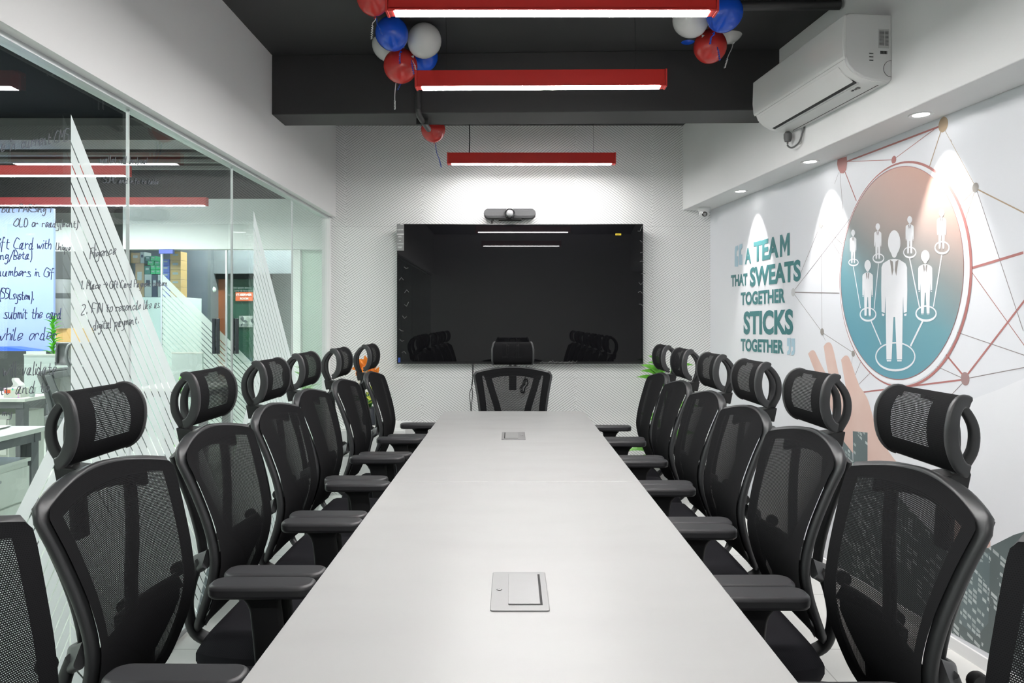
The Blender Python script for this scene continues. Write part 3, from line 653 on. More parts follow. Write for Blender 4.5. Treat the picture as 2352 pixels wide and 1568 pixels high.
def head_pt(u, s, off=0.0):
    """s 0 at the top back edge, 1 at the bottom back edge"""
    a = R(108 - 192 * s); hw = .119 + .020 * min(1, s * 2.2) - .008 * max(0, s - .75) * 4
    k = 1 - .004 * abs(u) ** 3
    ry, rz = .046 + off, .076 + off
    return HC + Vector((u * hw * k, ry * math.cos(a) - .006 * (s - .5), rz * math.sin(a)))
def make_chair(fab_open='mesh_open', fab='mesh_closed', plastic='chair_plastic', dark='chair_dark', label=''):
    c = thing('office_chair', label, 'chair')
    uvb = lambda u, v: ((u - .5) * .48, v * .56)
    def zone(u, v):
        uu = abs(u * 2 - 1); return 1 if (uu > .84 or v > .93 or v < .09) else 0
    MB().grid(lambda u, v: back_pt(u * 2 - 1, v), 32, 34, uvfn=uvb, mifn=zone).build('backrest_mesh', (fab_open, fab), c, angle=80)
    # rim: closed loop round the back, behind the fabric
    us = [(-1, v / 26) for v in range(27)] + [(-1 + 2 * k / 20, 1) for k in range(1, 20)] + [(1, 1 - v / 26) for v in range(27)] + [(1 - 2 * k / 14, 0) for k in range(1, 14)]
    pts = [back_pt(u, v * .99 + .005, -.017) for u, v in us]; nr = [back_n(u, v) for u, v in us]
    MB().sweep(pts, nr, rrect(.017, .030, .007, 3), closed=True).build('back_frame', plastic, c, angle=60)
    # inner support: fork of two ribs, crossbar and stem
    def fork_x(z): return lerp_tab([(.66, .088), (.74, .100), (.82, .124), (.90, .150), (.97, .168)], z)
    for s in (-1, 1):
        zz = [.66 + .31 * k / 12 for k in range(13)]
        p = [Vector((s * fork_x(z), lerp_tab([(.66, -.280), (.72, -.285), (.84, -.300), (.97, -.328)], z), z)) for z in zz]
        MB().sweep(p, (0, 1, .25), rrect(.044, .014, .006, 3)).build('support_rib', plastic, c, angle=60)
        # side arm from the hub to the rim, and the bow that runs down to the seat
        p = curve_pts([(s * .06, -.295, .645), (s * .13, -.285, .660), (s * .180, -.255, .680), (s * .205, -.222, .700)], 5)
        MB().sweep(p, (0, 1, 0), rrect(.052, .020, .008, 3)).build('side_arm', plastic, c, angle=60)
        p = curve_pts([(s * .194, -.248, .690), (s * .190, -.270, .63), (s * .180, -.284, .56), (s * .160, -.276, .49), (s * .13, -.235, .450), (s * .09, -.17, .430)], 5)
        MB().sweep(p, (0, 1, .2), rrect(.026, .022, .008, 3), scale=[(1 + .5 * math.sin(PI * k / (len(p) - 1)), 1) for k in range(len(p))]).build('back_bow', plastic, c, angle=60)
        m = MB().lathe([(.001, .012), (.017, .012), (.019, .008), (.019, -.008), (.017, -.012), (.001, -.012)], (s * .150, -.325, .655), 'X', 18); m.build('tension_knob', dark, c)
    MB().grid(lambda u, v: Vector(((u * 2 - 1) * (.10 + .085 * min(1, v * 1.15) ** 1.5), lerp_tab(YTAB, .50 + .205 * v) - .019 + .014 * (u * 2 - 1) ** 2, .50 + .205 * v - .02 * v * (u * 2 - 1) ** 2)), 14, 8).build('lumbar_support', dark, c)
    xs = [-.19 + .38 * k / 16 for k in range(17)]
    MB().sweep([(x, lerp_tab(YTAB, .985) - .030 + .022 * (x / .24) ** 2, .985 - .030 * (x / .19) ** 2) for x in xs], (0, 1, .3), [(a * (1), b) for a, b in rrect(.046, .018, .007, 3)]).build('top_crossbar', plastic, c, angle=60)
    MB().sweep([(0, -.345, .862), (0, -.348, .90), (0, -.352, .96), (0, -.355, 1.005)], (0, 1, .2), rrect(.050, .018, .006, 3)).build('headrest_stem', plastic, c, angle=60)
    MB().prism([(-.034, -.30, .985), (-.034, -.30, 1.012), (-.034, -.385, 1.022), (-.034, -.375, .972)], (.068, 0, 0)).build('stem_block', dark, c, bevel=.003)
    # headrest: woven pad on a C-shaped frame, carried by a slotted arch
    def hz(u, s): return 0 if (abs(u * 2 - 1) < .50 and .24 < s < .70) else 1
    h = MB().grid(lambda u, s: head_pt(u * 2 - 1, s), 28, 26, uvfn=lambda u, s: ((u - .5) * .29, s * .22), mifn=hz).build('headrest', ('mesh_head' if fab_open == 'mesh_open' else fab_open, fab), c, angle=80)
    for s in (-1, 1):
        ss = [k / 22 for k in range(23)]
        p = [head_pt(s * .985, k, -.010) for k in ss]
        nr = [(q - HC) * 1.0 for q in p]
        nr = [Vector((0, n.y, n.z)) for n in nr]
        MB().sweep(p, nr, rrect(.013, .026, .005, 3)).build('headrest_frame', plastic, h, angle=60)
    for k, nm in ((0, 'top_edge'), (1, 'bottom_edge')):
        MB().sweep([head_pt(-1 + 2 * i / 12, k, -.004) for i in range(13)], head_pt(0, k) - HC, rrect(.012, .010, .004, 2)).build(nm, dark, h)
    for s in (-1, 1):
        p = curve_pts([(s * .030, -.322, 1.176), (s * .034, -.358, 1.162), (s * .034, -.386, 1.120), (s * .030, -.388, 1.070), (s * .016, -.372, 1.026), (s * .010, -.362, 1.000)], 6)
        n_ = len(p); MB().sweep(p, (s * 1, 0, 0), rrect(.020, .016, .005, 3), scale=[(.8 + .5 * k / n_, 1) for k in range(n_)]).build('headrest_arch', plastic, h, angle=60)
    # seat
    def seat_pt(u, v):
        uu = u * 2 - 1; vv = v * 2 - 1; x = .238 * uu * (1 - .10 * max(0, vv) ** 3 - .16 * max(0, -vv) ** 3); y = -.022 + .246 * vv * (1 - .05 * uu ** 4)
        e = max(abs(uu), abs(vv)); return Vector((x, y, .502 - .055 * max(0, (e - .72) / .28) ** 2.2 - .012 * (1 - uu * uu) * (1 - vv * vv) - .012 * max(0, vv) ** 2))
    MB().grid(seat_pt, 26, 26, uvfn=lambda u, v: (u * .47, v * .47)).build('seat', 'seat_fabric' if fab == 'mesh_closed' else fab, c, angle=80)
    rim = [seat_pt(u, v) for u, v in [(k / 20, 0) for k in range(20)] + [(1, k / 20) for k in range(20)] + [(1 - k / 20, 1) for k in range(20)] + [(0, 1 - k / 20) for k in range(20)]]
    m = MB(); n = len(rim); lv = [(1, 0), (1.0, -.02), (.97, -.040), (.86, -.050)]
    for k, dz in lv: m.v += [Vector((p.x * k, (p.y + .022) * k - .022, p.z + dz)) for p in rim]
    for j in range(len(lv) - 1):
        for i in range(n): q = (i + 1) % n; m.f.append(((j * n + i, (j + 1) * n + i, (j + 1) * n + q, j * n + q), 0))
    m.f.append((tuple(3 * n + i for i in range(n)), 0)); m.build('seat_shell', 'seat_fabric' if fab == 'mesh_closed' else plastic, c, angle=60)
    # arms
    for s in (-1, 1):
        a = MB().prism([(s * .237 + x, .0 + y, .650) for x, y in [(px * (1 if py < .02 else .96), py - .03) for px, py in rrect(.084, .262, .034, 5)]], (0, 0, .033)).build('armrest', 'pad_rubber' if plastic == 'chair_plastic' else plastic, c, bevel=.010, seg=3)
        p = [(s * .243, -.030, .652), (s * .245, -.030, .640), (s * .247, -.028, .622), (s * .249, -.024, .590), (s * .251, -.016, .50), (s * .250, -.012, .440), (s * .235, -.010, .418)]
        MB().sweep(curve_pts(p, 3), (s, 0, .05), rrect(.078, .026, .009, 3), scale=[(k, 1) for k in [1.9, 1.65, 1.45, 1.28, 1.16, 1.08, 1.03, 1, 1, 1, 1, 1, 1, 1, 1, 1, 1, 1, 1]]).build('arm_post', dark, c, angle=60)
        MB().box((s * .13, -.010, .414), (.24, .06, .012)).build('arm_bracket', dark, c, smooth=False, bevel=.003)
    # mechanism, column, base
    MB().box((0, -.03, .408), (.20, .30, .05), taper=.8).build('tilt_mechanism', dark, c, smooth=False, bevel=.008)
    MB().lathe([(.001, .39), (.026, .39), (.026, .25), (.032, .25), (.032, .10), (.001, .10)], (0, 0, 0), seg=20).build('gas_column', dark, c)
    MB().lathe([(.001, .125), (.045, .122), (.05, .09), (.001, .085)], (0, 0, 0), seg=20).build('hub', dark, c)
    for k in range(5):
        a = R(90 + 72 * k); d = Vector((math.cos(a), math.sin(a), 0))
        MB().sweep([d * .03 + Vector((0, 0, .105)), d * .15 + Vector((0, 0, .098)), d * .255 + Vector((0, 0, .078))], (0, 0, 1), rrect(.042, .028, .008, 2), scale=[1, .85, .65]).build('leg', dark, c)
        q = d * .245; m = MB(); ax = Vector((-d.y, d.x, 0)); rot = Vector((0, 0, 1)).rotation_difference(ax).to_matrix()
        for o_ in (-.014, .014): m.lathe([(.001, -.007), (.024, -.007), (.027, 0), (.024, .007), (.001, .007)], q + ax * o_ + Vector((0, 0, .027)), seg=16, rot=rot)
        m.box(q + Vector((0, 0, .055)), (.016, .016, .045)); m.build('caster', 'caster_black', c)
    return c
chair = make_chair()
used = False
GL_, GW_, = 'chairs along the glass side of the table', 'chairs along the mural side of the table'
def place(x, y, rz, label, group):
    global used
    o = copy_tree(chair) if used else chair
    used = True; o.location = (x, y, 0); o.rotation_euler = (0, 0, R(rz)); o['label'] = label; o['group'] = group
    return o
ordn = ['sixth', 'fifth', 'fourth', 'third', 'second', 'first']
LX = [(-.580, 1.045, 0), (-.590, 1.605, 0), (-.586, 2.17, 0), (-.588, 2.735, 0), (-.615, 3.305, 0), (-.590, 3.87, 0), (-.545, 4.44, 0)]
RX = [(.535, .93, 0), (.548, 1.535, 0), (.545, 2.095, 0), (.555, 2.655, 0), (.565, 3.215, 0), (.565, 3.775, 0), (.575, 4.335, 0)]
for i, (x, y, a) in enumerate(LX):
    lab = 'black mesh office chair by the glass, mostly cut off in the bottom left corner' if i == 0 else 'black mesh office chair on the glass side of the table, %s from the screen wall' % ordn[i - 1]
    place(x, y, -90 + a, lab, GL_)
for i, (x, y, a) in enumerate(RX):
    lab = 'black mesh office chair by the mural, mostly cut off in the bottom right corner' if i == 0 else 'black mesh office chair on the mural side of the table, %s from the screen wall' % ordn[i - 1]
    place(x, y, 90 + a, lab, GW_)
place(.005, 4.63, 180, 'black mesh office chair at the head of the table in front of the screen', 'chair at the head')

# ------------------------------------------------------------------ conference table: two halves pushed together
TX0, TX1, ZT = -.4365, .4615, .75
def table(y0, y1, round_far, label):
    t = thing('conference_table', label, 'table', ((TX0 + TX1) / 2, (y0 + y1) / 2, 0), 0, 'the two halves of the conference table'); cx, cy = (TX0 + TX1) / 2, (y0 + y1) / 2
    r = .055; a = [(TX0, y0), (TX1, y0)]
    if round_far:
        a += [(TX1 - r + r * math.cos(R(q)), y1 - r + r * math.sin(R(q))) for q in range(0, 91, 10)] + [(TX0 + r + r * math.cos(R(q)), y1 - r + r * math.sin(R(q))) for q in range(90, 181, 10)]
    else: a += [(TX1, y1), (TX0, y1)]
    MB().prism([(x - cx, y - cy, ZT - .026) for x, y in a], (0, 0, .026)).build('tabletop', 'laminate', t, smooth=False, bevel=.0025)
    for yy in (y0 + .18, y1 - .62):
        for s in (-1, 1): MB().box((s * .17, yy - cy, .355), (.05, .05, .71)).build('leg', 'desk_white', t, smooth=False, bevel=.003)
        MB().box((0, yy - cy, .700), (.42, .05, .045)).build('cross_rail', 'desk_white', t, smooth=False)
    MB().box((0, -.22, .45), (.03, (y1 - y0) - .8, .42)).build('modesty_panel', 'desk_white', t, smooth=False)
    return t
table(.60, 2.6695, False, 'near half of the long white conference table, with the large square power box')
table(2.6715, 4.742, True, 'far half of the long white conference table, up to the head chair')
def power_box(px0, px1, py0, py1, flip, label):
    s0 = (py0 - HY) / (EYE - ZT); s1 = (py1 - HY) / (EYE - ZT); d1, d0 = FPX / s0, FPX / s1; sm = FPX / ((d0 + d1) / 2)
    cx = ((px0 + px1) / 2 - HX) / sm; wd = (px1 - px0) / sm; ln = d1 - d0
    t = thing('power_box', label, 'power box', (cx, (d0 + d1) / 2, ZT), 0, 'power boxes in the tabletop'); f = -1 if flip else 1
    MB().prism([(x, y, 0) for x, y in rrect(wd, ln, .006, 3)], (0, 0, .003)).build('plate', 'module_grey', t, smooth=False, bevel=.0012)
    MB().box((f * .012, .004, .0032), (wd * .58, ln * .80, .001)).build('recess', 'dark_slot', t, smooth=False)
    MB().box((f * .009, .006, .0038), (wd * .55, ln * .785, .0022)).build('lid', 'module_lid', t, smooth=False, bevel=.0008)
    MB().lathe([(.001, .0048), (.004, .0048), (.0052, .004), (.0054, .003)], (-f * wd * .36, -.0, 0), seg=20).build('button', 'module_lid', t)
    MB().tube([(-f * wd * .36 + .0056 * math.cos(R(a)), .0056 * math.sin(R(a)) , .0032) for a in range(0, 360, 20)], .0006, 4, closed=True).build('button_ring', 'dark_slot', t)
power_box(1129, 1257, 1315.5, 1404.5, False, 'grey power box set in the near half of the table')
power_box(1152.5, 1206.5, 993, 1010, True, 'small looking grey power box set in the far half of the table')

# ------------------------------------------------------------------ plants in the far corners
def leaf(m, base, d, up, length, width, droop, mi=0, n=6, fold=.25):
    base = Vector(base); d = Vector(d).normalized(); side = d.cross(Vector(up)).normalized(); nrm = side.cross(d).normalized(); rows = []
    for i in range(n + 1):
        k = i / n; w_ = width * math.sin(PI * min(1, k * .96 + .04)) ** .8 * (1 - .25 * k)
        c = base + d * length * k + nrm * (length * .35 * k - length * (.35 + droop) * k * k)
        rows.append((c - side * w_ / 2 + nrm * w_ * fold, c, c + side * w_ / 2 + nrm * w_ * fold))
    for a, b in zip(rows, rows[1:]):
        for j in (0, 1): m.face([a[j], a[j + 1], b[j + 1], b[j]], mi)
# orchids in a white vase on a low white drawer cabinet, far left corner
t = thing('drawer_cabinet', 'low white drawer cabinet in the far left corner behind the chairs', 'cabinet', (-.98, 5.42, 0))
MB().box((0, 0, .285), (.46, .40, .57)).build('body', 'pot_white', t, smooth=False, bevel=.003)
for k in range(3):
    dr = MB().box((0, -.206, .10 + .185 * k), (.45, .014, .172)).build('drawer', 'pot_white', t, smooth=False, bevel=.003)
    MB().box((0, -.216, .165 + .185 * k), (.12, .008, .008)).build('handle', 'steel', dr, smooth=False)
t = thing('orchid_vase', 'vase of orange and white orchids on the low white cabinet', 'flower vase', (-1.04, 5.40, .571))
MB().lathe([(.001, .003), (.045, .003), (.055, .04), (.05, .09), (.036, .12), (.042, .13), (.038, .125), (.03, .10)], (0, 0, 0), seg=20).build('vase', 'box_black', t)
rnd = random.Random(11); stems = MB(); fl = MB(); lf = MB()
heads = [((-.055, -.02, .415), 0), ((-.01, -.03, .44), 0), ((.02, .0, .40), 0), ((-.03, .03, .37), 1), ((.0, -.04, .33), 1), ((-.05, -.03, .31), 1), ((.01, -.02, .26), 2), ((.03, -.03, .19), 2), ((.045, 0, .36), 0), ((-.02, -.04, .27), 1)]
for (h, kd) in heads:
    h = Vector(h); stems.tube(curve_pts([(0, 0, .1), (h.x * .4, h.y * .5, h.z * .6), h], 4), .0025, 5)
    for k in range(5 if kd else 4):
        a = 2 * PI * k / 5 + rnd.random(); leaf(fl, h, (math.cos(a), -.5, math.sin(a) * 1.1 + .25), (0, -1, .3), .05 if kd else .072, .036 if kd else .042, .1, kd, 5)
for k in range(9):
    a = 2 * PI * k / 9; leaf(lf, (0, 0, .12), (math.cos(a), math.sin(a) - .2, .9), (0, 0, 1), .20, .05, .35, 0)
stems.build('stems', 'leaf_dark', t); fl.build('blossoms', ('petal_orange', 'petal_white', 'petal_yellow'), t, weld=False); lf.build('foliage', 'leaf_dark', t, weld=False)
t = thing('potted_plant', 'tall green leafy plant in a pot in the far right corner behind the chairs', 'plant', (1.13, 5.44, 0))
MB().lathe([(.001, .002), (.09, .002), (.115, .24), (.122, .24), (.122, .26), (.105, .26), (.10, .23), (.001, .23)], (0, 0, 0), seg=24).build('pot', 'pot_grey', t)
st = MB(); lf = MB(); st.tube(curve_pts([(0, 0, .22), (.01, 0, .5), (-.01, -.01, .8), (-.02, 0, .95)], 5), .009, 7)
for z, a, ln, el in ((.26, 195, .20, .35), (.30, 170, .22, .5), (.36, 215, .22, .6), (.42, 20, .2, .5), (.5, 120, .2, .6), (.62, -30, .2, .6), (.72, 60, .2, .7), (.80, 185, .17, .9), (.84, 215, .17, .9), (.86, 165, .16, 1.2), (.88, 100, .16, .9), (.9, -20, .17, .8), (.92, 190, .13, 1.9), (.90, 230, .14, 1.0)):
    a = R(a); d = Vector((math.cos(a), math.sin(a) * .6 - .1, el)); b = Vector((-.01, 0, z)); e = b + d.normalized() * .06; st.tube([b, e], .003, 5); leaf(lf, e, d, (0, -.4, 1), ln, .10, .35, 0, 7)
st.build('stem', 'leaf_dark', t); lf.build('foliage', 'leaf_mid', t, weld=False)

# ------------------------------------------------------------------ mural on the right wall: a flat print
MU = thing('wall_mural', 'large white printed mural with a slogan, a round emblem and a raised hand', 'mural', (0, 0, 0))
ya, yb_ = YF + .02, YB - .002
def mp(y, z, eps): p = Vector((mural_x(y), y, z)) + MN * eps; return p
MB().face([mp(yb_, .05, .002), mp(ya, .05, .002), mp(ya, ZS - .001, .002), mp(yb_, ZS - .001, .002)]).build('backdrop', 'mural_paper', MU, smooth=False)
def om(x, y, e): return on_mural(x, y, e)
def text(s, x0, x1, tl, bl, tr, br, mat='ink_teal', bold=.040):
    letters('lettering', s, quad_map(om(x0, tl, .0036), om(x1, tr, .0036), om(x0, bl, .0036), om(x1, br, .0036)), mat, MU, bold)
text('A', 1712, 1726.5, 571, 607, 567.5, 604); text('TEA', 1732, 1789.5, 556, 602, 540.8, 590.9)
mq = quad_map(om(1792.5, 540, .0036), om(1815, 534, .0036), om(1792.5, 590.3, .0036), om(1815, 586, .0036))
MB().face([mq(a, b) for a, b in ((0, 0), (.24, 0), (.24, .60), (.5, .16), (.76, .60), (.76, 0), (1, 0), (1, 1), (.76, 1), (.5, .55), (.24, 1), (0, 1))]).build('lettering', 'ink_teal', MU, smooth=False)
text('THAT', 1680, 1718, 632, 658.5, 627, 655); text('SWEATS', 1723.5, 1840.5, 614.5, 659, 595, 645.5)
text('TOGETHER', 1702.5, 1804.5, 671.5, 701.5, 661, 695); text('STICKS', 1709, 1823, 715, 768, 709, 768.5)
text('TOGETHER', 1702.5, 1801.5, 777.5, 806, 780, 812.5)
# quotation marks: slab with a tail, twice
def quote(x0, x1, y0, y1, up):
    m = MB(); w_ = (x1 - x0) / 2
    for k in (0, 1):
        a = x0 + k * w_ + .6; b = a + w_ - 1.5; h = y1 - y0; sk = -k * (4 if up else -1.0)
        pts = [(b, y0), (a + 1.5, y0 + h * .06), (a, y0 + h * .25), (a, y1), (b, y1), (b, y0 + h * .52), (a + w_ * .45, y0 + h * .52), (a + w_ * .45, y0 + h * .3), (b, y0 + h * .2)] if up else \
              [(a, y1), (b - 1.5, y1 - h * .06), (b, y1 - h * .25), (b, y0), (a, y0), (a, y0 + h * .48), (b - w_ * .45, y0 + h * .48), (b - w_ * .45, y1 - h * .3), (a, y1 - h * .2)]
        m.face([om(px, py + sk, .0036) for px, py in pts])
    m.build('quotation_mark', 'ink_pale_blue', MU, smooth=False)
quote(1688, 1707, 563, 612, True); quote(1808.5, 1828, 776, 815, False)

# emblem: ellipse measured on the wall
EC_Y, EC_Z, EA, EB = 3.385, EYE + .212, .4465, .4815
def ell(m, cy, cz, a, b, eps, mi=0, n=72): m.face([mp(cy - a * math.cos(2 * PI * k / n), cz + b * math.sin(2 * PI * k / n), eps) for k in range(n)], mi)
def ring(m, cy, cz, a, b, t0, t1, eps, mi=0, n=96):
    """band whose thickness goes from t0 (towards the back wall) to t1 (towards the viewer)"""
    for k in range(n):
        q = []
        for j, io in ((k, 0), (k + 1, 0), (k + 1, 1), (k, 1)):
            an = 2 * PI * j / n; th = (t0 + (t1 - t0) * (1 + math.cos(an)) / 2) * io; q.append(mp(cy - (a + th) * math.cos(an), cz + (b + th) * math.sin(an), eps))
        m.face(q, mi)
m = MB(); ell(m, EC_Y, EC_Z, EA, EB, .0030); em = m.build('emblem', 'emblem_print', MU, smooth=False)
m = MB(); ring(m, EC_Y, EC_Z, EA + .004, EB + .004, .010, .030, .0032); m.build('emblem_border', 'ink_white', em, smooth=False)
m = MB(); ring(m, EC_Y - .012, EC_Z - .008, EA + .022, EB + .020, .003, .014, .0034); m.build('emblem_ring', 'ink_rose', em, smooth=False)
m = MB(); ring(m, EC_Y, EC_Z, EA - .001, EB - .001, .004, .002, .0036); m.build('emblem_edge', 'ink_rose', em, smooth=False)

Q = lambda zx, zy: (1560 + zx / 2.958, 420 + zy / 2.958)          # measured on an enlargement
def figure(cx, yt, ybm, w_, lean=0.0):
    """a printed man in a suit; lean = how much his right side is raised by the wall's perspective"""
    h = ybm - yt; hw = w_ / 2
    def P(a, b, e=.0042): return om(*Q(cx + a * hw, yt + b * h), e)
    m = MB()
    hr = .24 * hw / .5 if h > 600 else .30 * hw / .5; hr = min(hr, hw * .62)
    head = [(math.cos(q) * hr / hw * (1 if math.sin(q) < 0 else (1 - .35 * math.sin(q) ** 2)), .095 + .100 * math.sin(q) + (.012 if math.sin(q) > .8 else 0)) for q in [2 * PI * k / 28 for k in range(28)]]
    m.face([P(a, b) for a, b in head])
    body = [(.10, .215), (.42, .222), (.86, .250), (.98, .28), (1.0, .45), (.97, .62), (.72, .63), (.68, .50), (.66, .56), (.60, .985), (.20, .985), (.06, .66), (-.06, .66), (-.20, .985), (-.60, .985), (-.66, .56), (-.68, .50), (-.72, .63), (-.97, .62), (-1.0, .45), (-.98, .28), (-.86, .250), (-.42, .222), (-.10, .215)]
    m.face([P(a, b) for a, b in body])
    for s in (-1, 1):
        m.face([P(s * .95, .632), P(s * .74, .638), P(s * .78, .652), P(s * .93, .650)])
        m.face([P(s * .58, .99), P(s * .22, .99), P(s * .24, 1.0), P(s * .56, 1.0)])
    m.build('suited_figure', 'ink_white', em, smooth=False)
    m = MB()
    for s in (-1, 1): m.face([P(s * .33, .222, .0046), P(s * .10, .235, .0046), P(s * .05, .30, .0046), P(s * .16, .345, .0046)])
    m.build('lapels', 'ink_collar', em, smooth=False)
def pad_ring(cx, cy, rx, ry, t):
    m = MB(); n = 40
    for k in range(n):
        q = []
        for j, r in ((k, 0), (k + 1, 0), (k + 1, 1), (k, 1)):
            a = 2 * PI * j / n; th = t * (1 + .5 * max(0, math.sin(a))) * r; q.append(om(*Q(cx + (rx - th * .8) * math.cos(a), cy + (ry - th) * math.sin(a)), .0038))
        m.face(q)
    m.build('floor_ring', 'ink_white', em, smooth=False)
def inkline(p, q, w_, mat, par, eps=.0028, name='network_line', mb=None):
    a, b = om(*p, eps), om(*q, eps); s = (b - a).cross(MN).normalized() * w_ / 2
    (mb or MB()).face([a - s, b - s, b + s, a + s])
for a in ((1187, 318, 545, 44), (1355, 275, 517, 50), (1572, 226, 480, 56), (1789, 177, 447, 64), (1286, 525, 905, 73), (1678, 458, 892, 97), (1467, 325, 1212, 178)): figure(*a)
for a in ((1189, 540, 35, 26, 7), (1359, 512, 40, 34, 8), (1572, 472, 45, 40, 8), (1792, 440, 52, 46, 10), (1288, 893, 57, 49, 9), (1683, 887, 73, 56, 11), (1474, 1180, 137, 100, 10)): pad_ring(*a)
m = MB()
for p, q, w_ in (((1188, 568), (1236, 850), .006), ((1359, 548), (1329, 856), .006), ((1571, 512), (1638, 843), .007), ((1790, 488), (1733, 840), .007), ((1309, 938), (1377, 1098), .008), ((1660, 938), (1577, 1108), .010)):
    m = MB(); inkline(Q(*p), Q(*q), w_, None, None, .0038, mb=m); m.build('link_line', 'ink_white', em, smooth=False)

# network of dots and lines
def lines(mat, items):
    m = MB()
    for (x0, y0, x1, y1, w_) in items: m = MB(); inkline((x0, y0), (x1, y1), w_, None, None, .0026, mb=m); m.build('network_line', mat, MU, smooth=False)
lines('ink_rose', ((1946, 371, 2160, 290, .008), (1946, 371, 2050, 367, .003), (2058, 363, 2158, 289, .003), (1941, 392, 1968, 461, .006), (2228, 617, 2352, 580, .010), (2174, 814, 2214, 862, .008), (2222, 862, 2420, 605, .008), (1978, 901, 2210, 872, .007), (2228, 617, 2420, 885, .003)))
lines('ink_tan', ((2163, 300, 2135, 386, .005), (2172, 300, 2240, 425, .002), (2245, 434, 2400, 512, .005), (2239, 436, 2202, 475, .002), (2240, 438, 2216, 512, .002)))
lines('ink_line', ((1928, 395, 1918, 422, .002), (1930, 395, 1941, 530, .003), (1885, 517, 1838, 632, .003), (1887, 517, 1889, 758, .003), (1890, 517, 1935, 560, .003), (1890, 518, 1929, 583, .003), (1824, 668, 1956, 498, .003), (1826, 671, 1929, 673, .005), (1825, 675, 1886, 758, .003), (1892, 765, 1958, 808, .003), (1890, 767, 1897, 782, .002), (1959, 816, 1956, 850, .002), (1978, 831, 1965, 862, .003), (1999, 857, 1970, 886, .003), (2200, 763, 2420, 838, .003), (2152, 841, 2212, 868, .003), (2222, 869, 2420, 831, .003), (2212, 880, 2188, 905, .003), (2246, 440, 2352, 760, .003), (2185, 320, 2187, 326, .002)))
def dots(mat, items):
    for (x, y, rx, ry) in items:
        m = MB(); m.face([om(x + rx * math.cos(2 * PI * k / 28), y + ry * math.sin(2 * PI * k / 28) - rx * math.cos(2 * PI * k / 28) * (HY - y) / 1100, .0030) for k in range(28)]); m.build('network_dot', mat, MU, smooth=False)
m = MB(); m.face([om(x, y, .0030) for x, y in [(1925, 366), (1946, 359), (1947, 375), (1945, 390), (1939, 398), (1932, 398), (1926, 388), (1924, 376)]]); m.build('network_dot', 'ink_rose', MU, smooth=False)
dots('ink_rose', ((2054.5, 367, 5.5, 9),)); dots('ink_tan', ((2168, 286, 11, 17.5),)); dots('ink_grey', ((2242, 430.5, 7.5, 11), (1886.5, 515.5, 4, 8), (1889.5, 761.5, 4, 8), (1961, 812, 4, 7))); dots('ink_dust', ((2218.5, 869.5, 10, 15.5),)); dots('ink_pale', ((1823, 671, 4.5, 9.5),))
# raised hand with a pale cuff, skyline below
def blob(pts, mat, name, eps, sub=6):
    c = curve_pts([(x, y, 0) for x, y in pts + [pts[0]]], sub); m = MB(); m.face([om(p.x, p.y, eps) for p in c[:-1]]); return m.build(name, mat, MU, smooth=False)
blob([(1987, 985), (1993, 1075), (2062, 1120), (2190, 1180), (2262, 1250), (2420, 1190), (2420, 880), (2280, 900), (2150, 960), (2050, 1020)], 'ink_white', 'sleeve', .0024)
for f in ([(1857, 812), (1864, 805), (1872, 806), (1880, 822), (1895, 852), (1916, 890), (1950, 960), (1930, 985), (1895, 900), (1872, 850)], [(1893, 795), (1900, 787), (1909, 788), (1916, 806), (1928, 860), (1944, 915), (1962, 980), (1935, 985), (1912, 890), (1900, 840)], [(1933, 826), (1941, 817), (1949, 818), (1956, 832), (1966, 862), (1980, 905), (1990, 990), (1950, 985), (1945, 900), (1937, 850)]):
    blob(f, 'hand_print', 'finger', .0027)
blob([(1905, 880), (1935, 905), (1946, 915), (1958, 890), (1972, 885), (1992, 912), (2003, 945), (2020, 1000), (2060, 1060), (2100, 1100), (2000, 1090), (1960, 1040), (1925, 985)], 'hand_print', 'hand', .0028)
blob([(2160, 1120), (2200, 1130), (2262, 1190), (2276, 1262), (2250, 1270), (2180, 1240)], 'hand_print', 'wrist', .0027)
m = MB(); m.face([om(x, y, .0026) for x, y in ((1936, 1000), (1958, 1006), (1960, 1064), (1938, 1075))]); m.face([om(x, y, .0030) for x, y in ((1960, 990), (1994, 993), (1994, 1060), (1961, 1064))]); m.build('skyline', 'tower_print', MU, smooth=False)
def sk(pts, mat, name, eps): m = MB(); m.face([om(x, y, eps) for x, y in pts]); m.build(name, mat, MU, smooth=False)
sk(((1925, 1060), (1992, 1062), (2186, 1270), (2270, 1258), (2330, 1228), (2420, 1200), (2420, 1620), (2300, 1515), (2186, 1452), (1925, 1312)), 'skyline_print', 'skyline', .0029)
sk(((2236, 1262), (2276, 1270), (2272, 1430), (2246, 1460), (2205, 1430), (2214, 1330)), 'tower_print', 'skyline_tower', .0031)

